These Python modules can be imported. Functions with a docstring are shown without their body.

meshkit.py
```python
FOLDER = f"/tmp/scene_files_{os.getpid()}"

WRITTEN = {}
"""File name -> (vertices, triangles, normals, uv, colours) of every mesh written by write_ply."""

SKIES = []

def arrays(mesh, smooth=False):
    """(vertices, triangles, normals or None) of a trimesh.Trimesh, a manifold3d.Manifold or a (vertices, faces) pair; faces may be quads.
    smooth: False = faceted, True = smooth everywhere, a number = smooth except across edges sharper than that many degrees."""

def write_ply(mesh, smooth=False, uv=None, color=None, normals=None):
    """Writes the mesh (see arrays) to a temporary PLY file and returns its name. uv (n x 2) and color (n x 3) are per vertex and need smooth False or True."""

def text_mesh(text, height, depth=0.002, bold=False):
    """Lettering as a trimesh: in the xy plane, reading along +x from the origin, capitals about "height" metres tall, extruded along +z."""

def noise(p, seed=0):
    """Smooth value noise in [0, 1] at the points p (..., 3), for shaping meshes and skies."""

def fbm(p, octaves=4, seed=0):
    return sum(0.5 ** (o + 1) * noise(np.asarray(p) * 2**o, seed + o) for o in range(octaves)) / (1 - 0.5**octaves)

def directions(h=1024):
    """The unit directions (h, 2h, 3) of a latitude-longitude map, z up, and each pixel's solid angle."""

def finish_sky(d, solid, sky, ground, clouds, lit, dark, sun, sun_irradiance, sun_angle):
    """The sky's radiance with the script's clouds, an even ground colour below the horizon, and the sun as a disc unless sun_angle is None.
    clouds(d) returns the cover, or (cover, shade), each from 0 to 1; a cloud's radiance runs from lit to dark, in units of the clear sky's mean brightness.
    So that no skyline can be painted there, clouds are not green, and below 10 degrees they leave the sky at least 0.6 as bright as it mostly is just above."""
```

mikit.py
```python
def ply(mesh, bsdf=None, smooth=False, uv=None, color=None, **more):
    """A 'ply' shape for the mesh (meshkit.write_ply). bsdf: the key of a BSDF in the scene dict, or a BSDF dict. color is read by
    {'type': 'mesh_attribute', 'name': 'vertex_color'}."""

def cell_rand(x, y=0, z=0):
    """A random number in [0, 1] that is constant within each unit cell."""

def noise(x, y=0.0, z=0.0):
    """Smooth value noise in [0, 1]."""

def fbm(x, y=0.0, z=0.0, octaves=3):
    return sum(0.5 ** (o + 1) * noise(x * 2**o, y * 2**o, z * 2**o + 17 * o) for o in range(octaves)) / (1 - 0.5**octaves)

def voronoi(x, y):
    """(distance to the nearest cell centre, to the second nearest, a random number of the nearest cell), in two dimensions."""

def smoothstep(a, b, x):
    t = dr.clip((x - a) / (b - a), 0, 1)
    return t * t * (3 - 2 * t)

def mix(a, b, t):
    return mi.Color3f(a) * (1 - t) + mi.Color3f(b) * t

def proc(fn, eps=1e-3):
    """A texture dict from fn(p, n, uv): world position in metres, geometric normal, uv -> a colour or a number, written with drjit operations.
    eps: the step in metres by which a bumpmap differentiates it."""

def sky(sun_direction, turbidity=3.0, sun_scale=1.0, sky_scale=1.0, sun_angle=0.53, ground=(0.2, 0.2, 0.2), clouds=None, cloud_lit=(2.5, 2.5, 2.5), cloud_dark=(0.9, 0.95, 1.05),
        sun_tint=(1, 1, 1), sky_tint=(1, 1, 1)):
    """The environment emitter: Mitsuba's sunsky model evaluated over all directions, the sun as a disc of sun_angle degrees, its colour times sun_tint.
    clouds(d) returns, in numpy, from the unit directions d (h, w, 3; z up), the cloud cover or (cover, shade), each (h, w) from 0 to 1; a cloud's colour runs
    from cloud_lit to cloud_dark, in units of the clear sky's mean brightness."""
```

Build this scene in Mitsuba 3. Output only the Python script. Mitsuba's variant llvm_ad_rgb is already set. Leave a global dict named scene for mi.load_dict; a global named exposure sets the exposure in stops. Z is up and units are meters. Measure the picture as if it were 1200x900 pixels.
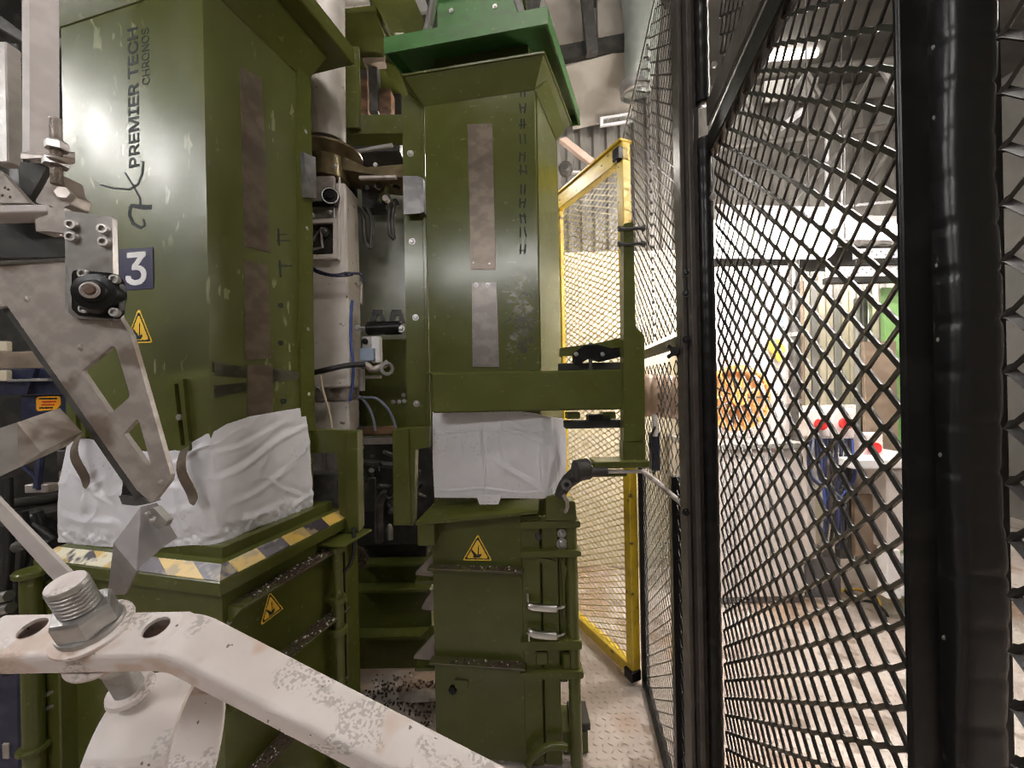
import math, random
import numpy as np, trimesh, mitsuba as mi, mikit, meshkit, drjit as dr
import manifold3d as m3
from shapely.geometry import Polygon, LineString, Point, box as sbox
from shapely.ops import unary_union
from shapely import affinity

rng = random.Random(7)
npr = np.random.default_rng(7)
T = mi.ScalarTransform4f
scene, labels = {}, {}

# ------------------------------------------------------------------ camera, light, exposure
F, CAMZ, ROLL = 480.0, 1.5, 0.02
exposure = 1.5
scene['camera'] = {'type': 'perspective', 'fov': 2 * math.degrees(math.atan(600 / F)), 'fov_axis': 'x', 'near_clip': 0.02,
                   'to_world': T().look_at([0, 0, CAMZ], [0, 1, CAMZ], [math.sin(ROLL), 0, math.cos(ROLL)])}
LAMP_POWER = 13.0
LAMPS = [  # centre, half length, direction in plan, tube radius, radiance factor
    ((1.50, 2.36, 2.270), 0.36, (1.0, 0.10), 0.075, 3.2),
    ((3.22, 3.47, 2.710), 0.45, (1.0, 0.10), 0.050, 2.4),
    ((-3.25, 0.62, 3.20), 0.75, (0.35, 1.0), 0.060, 1.5),
    ((-1.10, -1.05, 2.80), 0.75, (1.0, 0.05), 0.055, 1.1),
    ((-0.28, 2.72, 2.95), 0.40, (1.0, 0.0), 0.045, 0.9),  # added lamp, out of sight behind the second chute, lights the cream wall
    ((2.15, 1.25, 3.20), 0.75, (1.0, 0.1), 0.055, 3.0),  # added lamp out of view, brightens the room beyond the mesh door
    ((-0.05, 0.35, 4.05), 0.75, (1.0, 0.2), 0.060, 0.8),
]

# ------------------------------------------------------------------ helpers
CR, SR = math.cos(ROLL), math.sin(ROLL)
CAM = np.array([0, 0, CAMZ])


def ray(px, py):
    u, v = (px - 600) / F, (py - 450) / F
    return np.array([u * CR - v * SR, 1.0, -(u * SR + v * CR)])


def P(px, py, Y):
    return CAM + ray(px, py) * Y


def A(*v):
    return np.array(v, float)


def unit(v):
    v = np.asarray(v, float)
    return v / np.linalg.norm(v)


def hit(px, py, plane):
    d = ray(px, py)
    return CAM + d * (np.dot(plane[0] - CAM, plane[1]) / np.dot(d, plane[1]))


def facing(p0, n):
    n = unit(n)
    return (np.asarray(p0, float), n if np.dot(n, CAM - p0) > 0 else -n)


def yplane(Y):
    return (A(0, Y, CAMZ), A(0, -1, 0))


def vplane(a, b):                      # upright plane through two points
    a, b = np.asarray(a, float), np.asarray(b, float)
    d = unit(A(b[0] - a[0], b[1] - a[1], 0))
    return facing(a, A(-d[1], d[0], 0))


def cat(*ms):
    flat = []
    for m in ms:
        flat += list(m) if isinstance(m, (list, tuple)) else [m]
    return trimesh.util.concatenate(flat)


def geoms(g):
    return [x for x in getattr(g, 'geoms', [g]) if x.geom_type == 'Polygon' and x.area > 1e-9]


def solid_px(poly, plane, front=0.0, back=0.01):
    """A plate whose outline is given in picture coordinates on a plane, with real thickness along the plane's normal."""
    out = []
    for g in geoms(poly):
        g = g.simplify(0.05) if len(g.exterior.coords) > 80 else g
        v2, f = trimesh.creation.triangulate_polygon(g, engine='earcut')
        base = np.array([hit(x, y, plane) for x, y in v2])
        n = plane[1]
        k = len(v2)
        V = [base + n * front, base - n * back]
        Fc = [f, f[:, ::-1] + k]
        at = 2 * k
        for ringc in [g.exterior, *g.interiors]:
            c = np.array(ringc.coords)[:-1]
            b = np.array([hit(x, y, plane) for x, y in c])
            m = len(c)
            V += [b + n * front, b - n * back]
            i = np.arange(m)
            j = (i + 1) % m
            Fc.append(np.vstack([np.stack([at + i, at + m + i, at + j], 1), np.stack([at + j, at + m + i, at + m + j], 1)]))
            at += 2 * m
        me = trimesh.Trimesh(np.vstack(V), np.vstack(Fc), process=False)
        me.merge_vertices()
        me.fix_normals()
        out.append(me)
    return cat(out)


def poly(*pts):
    return Polygon(pts).buffer(0)


def rpoly(r, *pts):
    return Polygon(pts).buffer(-r).buffer(r, quad_segs=4)


def man(m):
    me = m.to_mesh()
    return trimesh.Trimesh(np.array(me.vert_properties[:, :3], float), np.array(me.tri_verts), process=False)


def hull(pts):
    return trimesh.Trimesh(*[np.array(x) for x in (lambda h: (h.vertices, h.faces))(trimesh.convex.convex_hull(np.array(pts)))], process=False)


def bbox(c, size, ax=None, bev=0.003):
    """A box with chamfered edges; ax: three unit axes as rows."""
    h = np.asarray(size, float) / 2
    b = min(bev, *(h * 0.45))
    pts = []
    for s in np.ndindex(2, 2, 2):
        q = (np.array(s) * 2 - 1) * h
        for k in range(3):
            w = q.copy()
            for j in range(3):
                if j != k:
                    w[j] -= np.sign(q[j]) * b
            pts.append(w)
    pts = np.array(pts)
    if ax is not None:
        pts = pts @ np.asarray(ax, float)
    return hull(pts + np.asarray(c, float))


def pbox(x0, y0, x1, y1, Y, depth, bev=0.003, yaw=0.0):
    """An upright box whose front face, at distance Y, spans these picture coordinates."""
    ym, xm = (y0 + y1) / 2, (x0 + x1) / 2
    L, R, Tp, B = P(x0, ym, Y), P(x1, ym, Y), P(xm, y0, Y), P(xm, y1, Y)
    w, h = R[0] - L[0], Tp[2] - B[2]
    d = A(math.cos(yaw), math.sin(yaw), 0)
    n = A(-d[1], d[0], 0)
    c = A((L[0] + R[0]) / 2, Y, (Tp[2] + B[2]) / 2) + n * depth / 2
    return bbox(c, (w, depth, h), [d, n, A(0, 0, 1)], bev)


def basis(d):
    d = unit(d)
    a = unit(np.cross(d, A(0, 0, 1) if abs(d[2]) < 0.9 else A(1, 0, 0)))
    return a, np.cross(d, a), d


def tube(pts, r, n=12, cap=True):
    pts = np.array(pts, float)
    r = np.broadcast_to(np.asarray(r, float), (len(pts),))
    tang = np.gradient(pts, axis=0)
    a = basis(tang[0])[0]
    V = []
    ang = np.arange(n) * 2 * np.pi / n
    for p, t, q in zip(pts, tang, r):
        t = unit(t)
        a = unit(a - t * np.dot(a, t))
        b = np.cross(t, a)
        V.append(p + q * (np.cos(ang)[:, None] * a + np.sin(ang)[:, None] * b))
    V = np.vstack(V)
    k = len(pts)
    Fc = []
    i = np.arange(n)
    j = (i + 1) % n
    for s in range(k - 1):
        Fc += [np.stack([s * n + i, s * n + j, (s + 1) * n + i], 1), np.stack([s * n + j, (s + 1) * n + j, (s + 1) * n + i], 1)]
    if cap:
        V = np.vstack([V, pts[0], pts[-1]])
        Fc += [np.stack([i * 0 + k * n, j, i], 1), np.stack([i * 0 + k * n + 1, (k - 1) * n + i, (k - 1) * n + j], 1)]
    return trimesh.Trimesh(V, np.vstack(Fc), process=False)


def curve(ctrl, n=24):
    """A smooth path through the points."""
    c = np.array(ctrl, float)
    if len(c) == 2:
        return c
    from scipy.interpolate import PchipInterpolator
    t = np.r_[0, np.cumsum(np.linalg.norm(np.diff(c, axis=0), axis=1))]
    return PchipInterpolator(t, c)(np.linspace(0, t[-1], n))


def rod(a, b, r, n=14):
    return tube([P(*a), P(*b)], r, n)


def lathe(profile, o, d, n=28, close=False):
    """profile: (radius, height along d)."""
    a, b, d = basis(d)
    ang = np.arange(n) * 2 * np.pi / n
    V, k = [], len(profile)
    for r, h in profile:
        V.append(np.asarray(o) + d * h + r * (np.cos(ang)[:, None] * a + np.sin(ang)[:, None] * b))
    V = np.vstack(V)
    i = np.arange(n)
    j = (i + 1) % n
    Fc = []
    for s in range(k if close else k - 1):
        u, w = s * n, ((s + 1) % k) * n
        Fc += [np.stack([u + i, u + j, w + i], 1), np.stack([u + j, w + j, w + i], 1)]
    me = trimesh.Trimesh(V, np.vstack(Fc), process=False)
    me.merge_vertices()
    me.update_faces(me.nondegenerate_faces())
    me.fix_normals()
    return me


def cyl(o, d, r, h, bev=0.0015, n=20):
    b = min(bev, r * .3, h * .3)
    return lathe([(0, 0), (r - b, 0), (r, b), (r, h - b), (r - b, h), (0, h)], o, d, n)


def hexhead(o, d, r, h):
    a, b, d = basis(d)
    pts = []
    for k in range(6):
        q = math.cos(k * math.pi / 3) * a + math.sin(k * math.pi / 3) * b
        pts += [o + r * q, o + r * q + d * h * .8, o + r * .86 * q + d * h]
    return hull(pts)


def capscrew(o, d, r, h):
    """A socket head screw: a rim with a hexagonal recess."""
    return lathe([(r, 0), (r, h * .9), (r * .92, h), (r * .55, h), (r * .5, h * .45), (0, h * .45)], o, d, 18)


def dome(o, d, r, h):
    return lathe([(r * 1.35, 0), (r * 1.35, h * .25), (r, h * .25), (r * .93, h * .6), (r * .6, h * .92), (0, h)], o, d, 16)


def offset_plan(pts, d):
    """An outline of plan points moved outward by d, corner by corner."""
    pts = np.array(pts, float)
    c = pts.mean(0)
    n = len(pts)
    lines = []
    for i in range(n):
        p, q = pts[i], pts[(i + 1) % n]
        t = (q - p) / np.linalg.norm(q - p)
        m = np.array([t[1], -t[0]])
        if np.dot(m, p - c) < 0:
            m = -m
        lines.append((p + m * d, t))
    out = []
    for i in range(n):
        (p, t), (q, s) = lines[i - 1], lines[i]
        k = np.linalg.solve(np.array([t, -s]).T, q - p)[0]
        out.append(p + t * k)
    return np.array(out)


def loft(levels, cap0=True, cap1=True, close=False):
    """levels: (plan outline, z) rings of equal length, joined in turn."""
    n = len(levels[0][0])
    V = np.vstack([np.c_[np.array(p), np.broadcast_to(np.asarray(z, float), (n,))] for p, z in levels])
    i = np.arange(n)
    j = (i + 1) % n
    Fc = []
    m = len(levels)
    for s in range(m if close else m - 1):
        u, w = s * n, ((s + 1) % m) * n
        Fc += [np.stack([u + i, u + j, w + i], 1), np.stack([u + j, w + j, w + i], 1)]
    k = np.arange(1, n - 1)
    if cap0 and not close:
        Fc.append(np.stack([k * 0, k + 1, k], 1))
    if cap1 and not close:
        Fc.append((m - 1) * n + np.stack([k * 0, k, k + 1], 1))
    me = trimesh.Trimesh(V, np.vstack(Fc), process=False)
    me.fix_normals()
    return me


used = {}


def key_for(name):
    if name not in used:
        used[name] = 0
        return name
    used[name] += 1
    return f'{name}_{used[name]:03d}'


def thing(name, label, category, group=None, kind=None):
    k = key_for(name)
    labels[k] = {'label': label, 'category': category}
    if group:
        labels[k]['group'] = group
    if kind:
        labels[k]['kind'] = kind
    return k


def part(parent, name, mesh, mat, smooth=30, label=None, kind=None):
    k = key_for(parent + '__' + name)
    scene[k] = mikit.ply(mesh, mat, smooth=smooth)
    if label or kind:
        labels[k] = {}
        if label:
            labels[k]['label'] = label
        if kind:
            labels[k]['kind'] = kind
    return k


def single(name, label, category, mesh, mat, group=None, smooth=30, kind=None):
    k = thing(name, label, category, group, kind)
    scene[k] = mikit.ply(mesh, mat, smooth=smooth)
    return k


def struct(name, mesh, mat, smooth=30, label=None):
    scene[name] = mikit.ply(mesh, mat, smooth=smooth)
    labels[name] = {'kind': 'structure'}
    if label:
        labels[name]['label'] = label
    return name


# ------------------------------------------------------------------ materials
fbm, noise, sstep, mix = mikit.fbm, mikit.noise, mikit.smoothstep, mikit.mix


def mat(name, base, rough=0.5, metal=0.0, bump=None, **kw):
    b = {'type': 'principled', 'base_color': base if isinstance(base, dict) else {'type': 'rgb', 'value': list(base)},
         'roughness': rough if isinstance(rough, dict) else float(rough), 'metallic': float(metal), **kw}
    if bump is not None:
        b = {'type': 'bumpmap', 'arbitrary': {'type': 'proc', **{k: v for k, v in bump[0].items() if k != 'type'}}, 'scale': float(bump[1]), 'nested': b}
    scene['material_' + name] = {'type': 'twosided', 'bsdf': b}
    return 'material_' + name


def speckle(c0, c1, f1=40, lo=.45, hi=.7, c2=None, f2=9, lo2=.55, hi2=.75, oct=3):
    def fn(p, n, uv):
        c = mix(c0, c1, sstep(lo, hi, fbm(p.x * f1, p.y * f1, p.z * f1, oct)))
        if c2 is not None:
            c = mix(c, c2, sstep(lo2, hi2, fbm(p.x * f2 + 31, p.y * f2, p.z * f2, 4)))
        return c
    return mikit.proc(fn)


OL = (.066, .074, .0155)
OLIVE = mat('olive_paint', speckle(OL, (.074, .083, .021), 14, .35, .75, (.11, .115, .05), 55, .70, .80), .21, specular=.4)


def scuffed(p, n, uv):
    c = mix(OL, (.083, .093, .024), sstep(.35, .75, fbm(p.x * 6, p.y * 6, p.z * 3, 3)))
    scr = sstep(.66, .76, fbm(p.x * 60 + fbm(p.x * 9, p.y * 9, p.z * 9) * 5, p.y * 60, p.z * 14, 3))
    return mix(c, (.28, .30, .17), scr * .55 * sstep(.42, .6, fbm(p.x * 5 + 9, p.y * 5, p.z * 5, 2)))


OLIVE_SCUFFED = mat('olive_paint_scuffed', mikit.proc(scuffed),
                    mikit.proc(lambda p, n, uv: .24 + .26 * fbm(p.x * 12, p.y * 12, p.z * 4, 3)), specular=.5)
PEATY = mat('peat_stained_ledge', speckle((.060, .062, .018), (.055, .038, .025), 18, .4, .7), .5)
GREEN = mat('bright_green_paint', speckle((.040, .125, .030), (.045, .10, .035), 25, .5, .75, (.10, .13, .07), 60, .68, .8), .45)
WEAR = mat('bare_brown_strip', speckle((.115, .088, .066), (.15, .118, .09), 30, .35, .7, (.09, .065, .05), 8, .55, .7), .34, .35)
WEAR_GREY = mat('bare_grey_strip', speckle((.16, .14, .13), (.20, .18, .165), 30, .35, .7), .34, .4)
BARE_STEEL = mat('bare_steel_patch', speckle((.05, .05, .035), (.12, .115, .09), 20, .4, .7), .30, .5)
STEEL = mat('machined_steel', speckle((.42, .40, .385), (.50, .48, .46), 35, .35, .7, (.30, .27, .25), 14, .58, .74), .36, .75)
STEEL_DIRTY = mat('dusty_steel', speckle((.36, .32, .295), (.45, .41, .38), 45, .35, .7, (.20, .16, .13), 16, .56, .72), .45, .45)
ZINC = mat('zinc_plated_steel', speckle((.50, .49, .48), (.40, .39, .38), 60, .4, .7), .36, .85)
CHROME = mat('chrome_steel', (.75, .75, .74), .16, 1.0)
DARK_STEEL = mat('blued_steel', speckle((.13, .13, .135), (.19, .185, .18), 30, .4, .7), .38, .6)  # one even dark steel tone for brackets and clips
POSTGREY = mat('grey_lilac_paint', speckle((.48, .44, .43), (.53, .49, .475), 30, .35, .7), .42)


def chipped(p, n, uv):
    c = mix((.66, .605, .585), (.58, .52, .50), sstep(.35, .7, fbm(p.x * 16, p.y * 16, p.z * 16, 3)))
    c = mix(c, (.44, .40, .38), sstep(.56, .64, fbm(p.x * 30 + 5, p.y * 30, p.z * 30, 2)) * sstep(.45, .62, noise(p.x * 420, p.y * 420, p.z * 420)))
    c = mix(c, (.50, .36, .28), sstep(.62, .72, fbm(p.x * 22 + 3, p.y * 22, p.z * 22, 3)) * .7)
    return mix(c, (.20, .17, .15), sstep(.80, .83, fbm(p.x * 150, p.y * 150, p.z * 90, 3)))


CHIPPED = mat('chipped_white_paint', mikit.proc(chipped), .5,
              bump=(mikit.proc(lambda p, n, uv: fbm(p.x * 45, p.y * 45, p.z * 45, 4), 8e-4), .0035))
WHITE = mat('dirty_white_paint', speckle((.66, .62, .585), (.58, .535, .50), 12, .4, .7, (.20, .16, .13), 26, .70, .80), .4)


def sackcol(p, n, uv):
    c = mix((.70, .70, .74), (.64, .64, .685), fbm(p.x * 18, p.y * 18, p.z * 18, 3))
    return mix(c, (.42, .40, .39), sstep(.68, .74, fbm(p.x * 140, p.y * 140, p.z * 140, 2)) * sstep(.55, .75, fbm(p.x * 7 + 2, p.y * 7, p.z * 7, 2)) * .5)


SACK = mat('white_woven_plastic', mikit.proc(sackcol), .5, specular=.4,
           bump=(mikit.proc(lambda p, n, uv: fbm(p.x * 38, p.y * 38, p.z * 30, 3), 1e-3), .004))
BLACK = mat('black_gloss_paint', speckle((.005, .005, .005), (.010, .0095, .009), 30, .45, .75), .32, specular=.25)
BLACK_SOFT = mat('black_padding', (.005, .005, .0055), .36, specular=.45)
BLACK_RUBBER = mat('black_rubber', (.014, .014, .015), .45)
BLACK_MESH = mat('black_coated_mesh', (.016, .014, .012), .32, specular=.6)
BROWNBLACK = mat('brown_black_paint', speckle((.045, .038, .034), (.06, .052, .047), 20, .4, .7), .33)
YELLOW = mat('yellow_paint', speckle((.62, .44, .03), (.52, .35, .03), 18, .4, .75, (.12, .08, .03), 40, .68, .78), .4)
YELLOW_MESH = mat('pale_yellow_coated_mesh', (.50, .40, .13), .4)
SIGN_YELLOW = mat('sign_yellow', (.93, .62, .07), .4)
SIGN_BLACK = mat('sign_black', (.012, .012, .012), .4)
SIGN_NAVY = mat('sign_navy', (.022, .022, .065), .35)
SIGN_WHITE = mat('sign_white', (.78, .78, .80), .4)
SIGN_ORANGE = mat('sign_orange', (.85, .36, .02), .4)
LETTER = mat('letter_grey', (.018, .024, .022), .65, specular=.2)
NAVY = mat('navy_paint', speckle((.016, .019, .048), (.028, .032, .065), 20, .4, .7), .35)
DARK = mat('dark_machine_paint', speckle((.013, .013, .012), (.028, .026, .022), 12, .4, .7), .5)
DARKGREY = mat('dark_grey_metal', speckle((.06, .058, .055), (.09, .085, .08), 20, .4, .7), .45, .3)
ALU = mat('dull_aluminium', speckle((.34, .335, .33), (.42, .41, .405), 25, .4, .7), .35, .6)
BRASSY = mat('tarnished_bronze', speckle((.16, .125, .065), (.09, .065, .03), 12, .4, .7), .3, .5)
RUST = mat('rusty_steel', speckle((.10, .05, .025), (.20, .11, .06), 20, .4, .7, (.05, .035, .03), 10, .5, .7), .6)
PEAT = mat('dark_peat', speckle((.040, .026, .018), (.10, .068, .046), 160, .4, .7), .8)
PERLITE = mat('pale_grit', (.55, .52, .47), .5)
HOSE_PEACH = mat('ribbed_hose_plastic', speckle((.52, .36, .27), (.60, .44, .34), 20, .4, .7), .35)
CLEAR_HOSE = mat('grey_blue_hose', (.16, .18, .24), .2)
BLUE_HOSE = mat('blue_hose', (.05, .075, .26), .3)
ROPE = mat('pale_rope', (.55, .47, .35), .7)
CREAM = mat('cream_wall_paint', speckle((.62, .565, .44), (.55, .49, .37), 2.2, .4, .7, (.36, .29, .19), 5, .70, .82), .6)
WALLGREY = mat('grey_sheet_metal', speckle((.26, .255, .24), (.30, .29, .275), 3, .4, .7), .5, .1)
CORR = mat('weathered_grey_sheet', speckle((.19, .18, .165), (.14, .13, .12), 5, .4, .7), .5, .1)
CEIL = mat('dusty_roof_sheet', speckle((.075, .07, .062), (.055, .05, .045), 4, .4, .7), .7)
SLAB = mat('dusty_grey_beige_sheet', speckle((.31, .285, .25), (.24, .215, .185), 6, .4, .7), .6)
DUCT = mat('grey_plastic_sheet', speckle((.24, .26, .24), (.30, .32, .30), 8, .4, .7), .25)
CABGREY = mat('cabinet_grey', speckle((.66, .62, .60), (.60, .56, .545), 6, .4, .7), .45)
CABDARK = mat('cabinet_plinth_grey', (.16, .16, .17), .5)
PALEGREEN = mat('pale_green_paint', speckle((.20, .38, .13), (.25, .42, .18), 6, .4, .7), .45)
ORANGE = mat('orange_plastic', (.75, .33, .09), .5)
RED = mat('switch_red', (.62, .03, .03), .35)
SWITCHWHITE = mat('switch_white', (.80, .77, .75), .4)
BROWNBOARD = mat('brown_board', speckle((.20, .15, .11), (.26, .20, .15), 12, .4, .7), .5)
BLUEGREY = mat('blue_grey_paint', (.28, .35, .46), .5)


def floorcol(p, n, uv):
    c = mix((.50, .43, .39), (.62, .56, .52), sstep(.35, .65, fbm(p.x * 3, p.y * 3, 0, 4)))
    c = mix(c, (.36, .23, .15), sstep(.52, .68, fbm(p.x * 2.2 + 7, p.y * 2.2, 0, 4)) * .75)
    return mix(c, (.20, .14, .10), sstep(.62, .72, fbm(p.x * 9 + 3, p.y * 9, 0, 4)) * .6)


FLOOR = mat('dusty_tread_plate', mikit.proc(floorcol), .42, .25)


def hazard(p, n, uv):
    s = p.x * .9 + p.y * .75 + p.z * .9
    k = dr.floor(s / .085 + .45)
    odd = (k - 2 * dr.floor(k / 2)) > .5
    c = dr.select(odd, mi.Color3f(.62, .42, .10), mi.Color3f(.045, .035, .05))
    c = mix(c, (.30, .24, .14), sstep(.55, .7, fbm(p.x * 24, p.y * 24, p.z * 24, 3)) * .7)
    return mix(c, (.72, .68, .52), sstep(-1.02, -1.08, p.x) * sstep(.3, .5, fbm(p.x * 30, p.y * 30, p.z * 30, 3)))


HAZARD = mat('hazard_tape', mikit.proc(hazard), .35)

scene['lamp_white'] = {'type': 'diffuse', 'reflectance': {'type': 'rgb', 'value': [.8, .8, .8]}}

# ------------------------------------------------------------------ the hall
X0, X1, Y0, Y1, ZC = -4.0, 5.2, -2.6, 6.2, 4.6
struct('floor', bbox(((X0 + X1) / 2, (Y0 + Y1) / 2, -.05), (X1 - X0, Y1 - Y0, .1), bev=0), FLOOR)


def lugs(x0, x1, y0, y1, keep=None, s=.032):
    V, Fc, k = [], [], 0
    nx, ny = int((x1 - x0) / s), int((y1 - y0) / s)
    for i in range(nx):
        for j in range(ny):
            cx, cy = x0 + i * s, y0 + j * s
            if keep and not keep(cx, cy):
                continue
            a = (math.pi / 4) * (1 if (i + j) % 2 else -1) + .25
            d, e = A(math.cos(a), math.sin(a)) * .0135, A(-math.sin(a), math.cos(a)) * .0042
            q = [A(cx, cy) - d, A(cx, cy) - e, A(cx, cy) + d, A(cx, cy) + e]
            V += [[*p, 0.0] for p in q] + [[*(A(cx, cy) + (p - A(cx, cy)) * .45), .0035] for p in q]
            for u in range(4):
                w = (u + 1) % 4
                Fc += [[k + u, k + w, k + 4 + u], [k + w, k + 4 + w, k + 4 + u]]
            Fc += [[k + 4, k + 5, k + 6], [k + 4, k + 6, k + 7]]
            k += 8
    return trimesh.Trimesh(V, Fc, process=False)


part('floor', 'tread_lug', cat(lugs(-.55, 1.2, 1.15, 3.0), lugs(1.2, 3.3, 1.0, 3.3)), FLOOR, False, kind='stuff')
struct('ceiling', bbox(((X0 + X1) / 2, (Y0 + Y1) / 2, ZC + .05), (X1 - X0, Y1 - Y0, .1), bev=0), CEIL)


def corrugated(x0, x1, y, z0, z1, pitch=.16, depth=.035):
    """An upright profiled sheet facing -y."""
    xs, ys = [], []
    x = x0
    while x < x1:
        for f, q in ((0, 0), (.30, 0), (.42, 1), (.88, 1)):
            xs.append(x + f * pitch)
            ys.append(y - q * depth)
        x += pitch
    k = len(xs)
    V = np.array([[a, b, z] for z in (z0, z1) for a, b in zip(xs, ys)])
    i = np.arange(k - 1)
    front = np.vstack([np.stack([i, i + 1, k + i], 1), np.stack([i + 1, k + i + 1, k + i], 1)])
    V2 = V + A(0, .06, 0)
    return trimesh.Trimesh(np.vstack([V, V2]), np.vstack([front, front[:, ::-1] + 2 * k]), process=False)


struct('wall_back', corrugated(X0, X1, Y1, 0, ZC, .22, .04), CORR, False)
struct('wall_left', bbox((X0 - .05, (Y0 + Y1) / 2, ZC / 2), (.1, Y1 - Y0, ZC), bev=0), CORR)
struct('wall_right', bbox((X1 + .05, (Y0 + Y1) / 2, ZC / 2), (.1, Y1 - Y0, ZC), bev=0), WALLGREY)
struct('wall_front', bbox(((X0 + X1) / 2, Y0 - .05, ZC / 2), (X1 - X0, .1, ZC), bev=0), CORR)
# inner partitions seen behind the fences
struct('wall_partition', cat(bbox((.675, 3.35, 1.28), (1.55, .06, 2.56), bev=.004)), CREAM)
struct('wall_partition_upper', corrugated(-.1, 1.5, 3.42, 2.56, ZC, .11, .03), CORR, False)

# ------------------------------------------------------------------ lamps
LAMP_LABELS = ['bright strip lamp behind the black mesh door, the larger of two', 'smaller bright strip lamp beyond the mesh door, beside the post',
               None, None, None, None, None]
for (c, hl, d, r, k), lab in zip(LAMPS, LAMP_LABELS):
    d = unit(A(d[0], d[1], 0))
    t = thing('strip_lamp', lab or ['', '', 'strip lamp beyond the picture edge on the side of the number 3 chute', 'strip lamp overhead behind the viewer', 'strip lamp added out of sight behind the second chute to light the cream wall', 'strip lamp added out of the picture to brighten the room beyond the mesh door', 'strip lamp high over the two chutes, out of the picture'][len([q for q in labels if q.startswith('strip_lamp') and '__' not in q])], 'lamp')
    side = A(-d[1], d[0], 0)
    part(t, 'housing', bbox(A(*c) + A(0, 0, r * 1.9), (2 * hl + .06, r * 2.6, r * 1.2), [d, side, A(0, 0, 1)], .006), 'lamp_white')
    prof = [(0, -hl), (r * .8, -hl), (r, -hl + .006), (r, hl - .006), (r * .8, hl), (0, hl)]
    key = key_for(t + '__diffuser')
    scene[key] = {**mikit.ply(lathe(prof, A(*c), d, 16), 'lamp_white', smooth=40),
                  'emitter': {'type': 'area', 'radiance': {'type': 'rgb', 'value': [LAMP_POWER * k * q for q in ((1.0, .975, .95) if c[0] < -1 else (1.0, .93, .85))]}}}
    for s in (-1, 1):
        part(t, 'hanger', tube([A(*c) + d * s * hl * .7 + A(0, 0, r * 2.4), A(*c) * A(1, 1, 0) + d * s * hl * .7 + A(0, 0, ZC)], .004, 6), DARKGREY)

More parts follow.
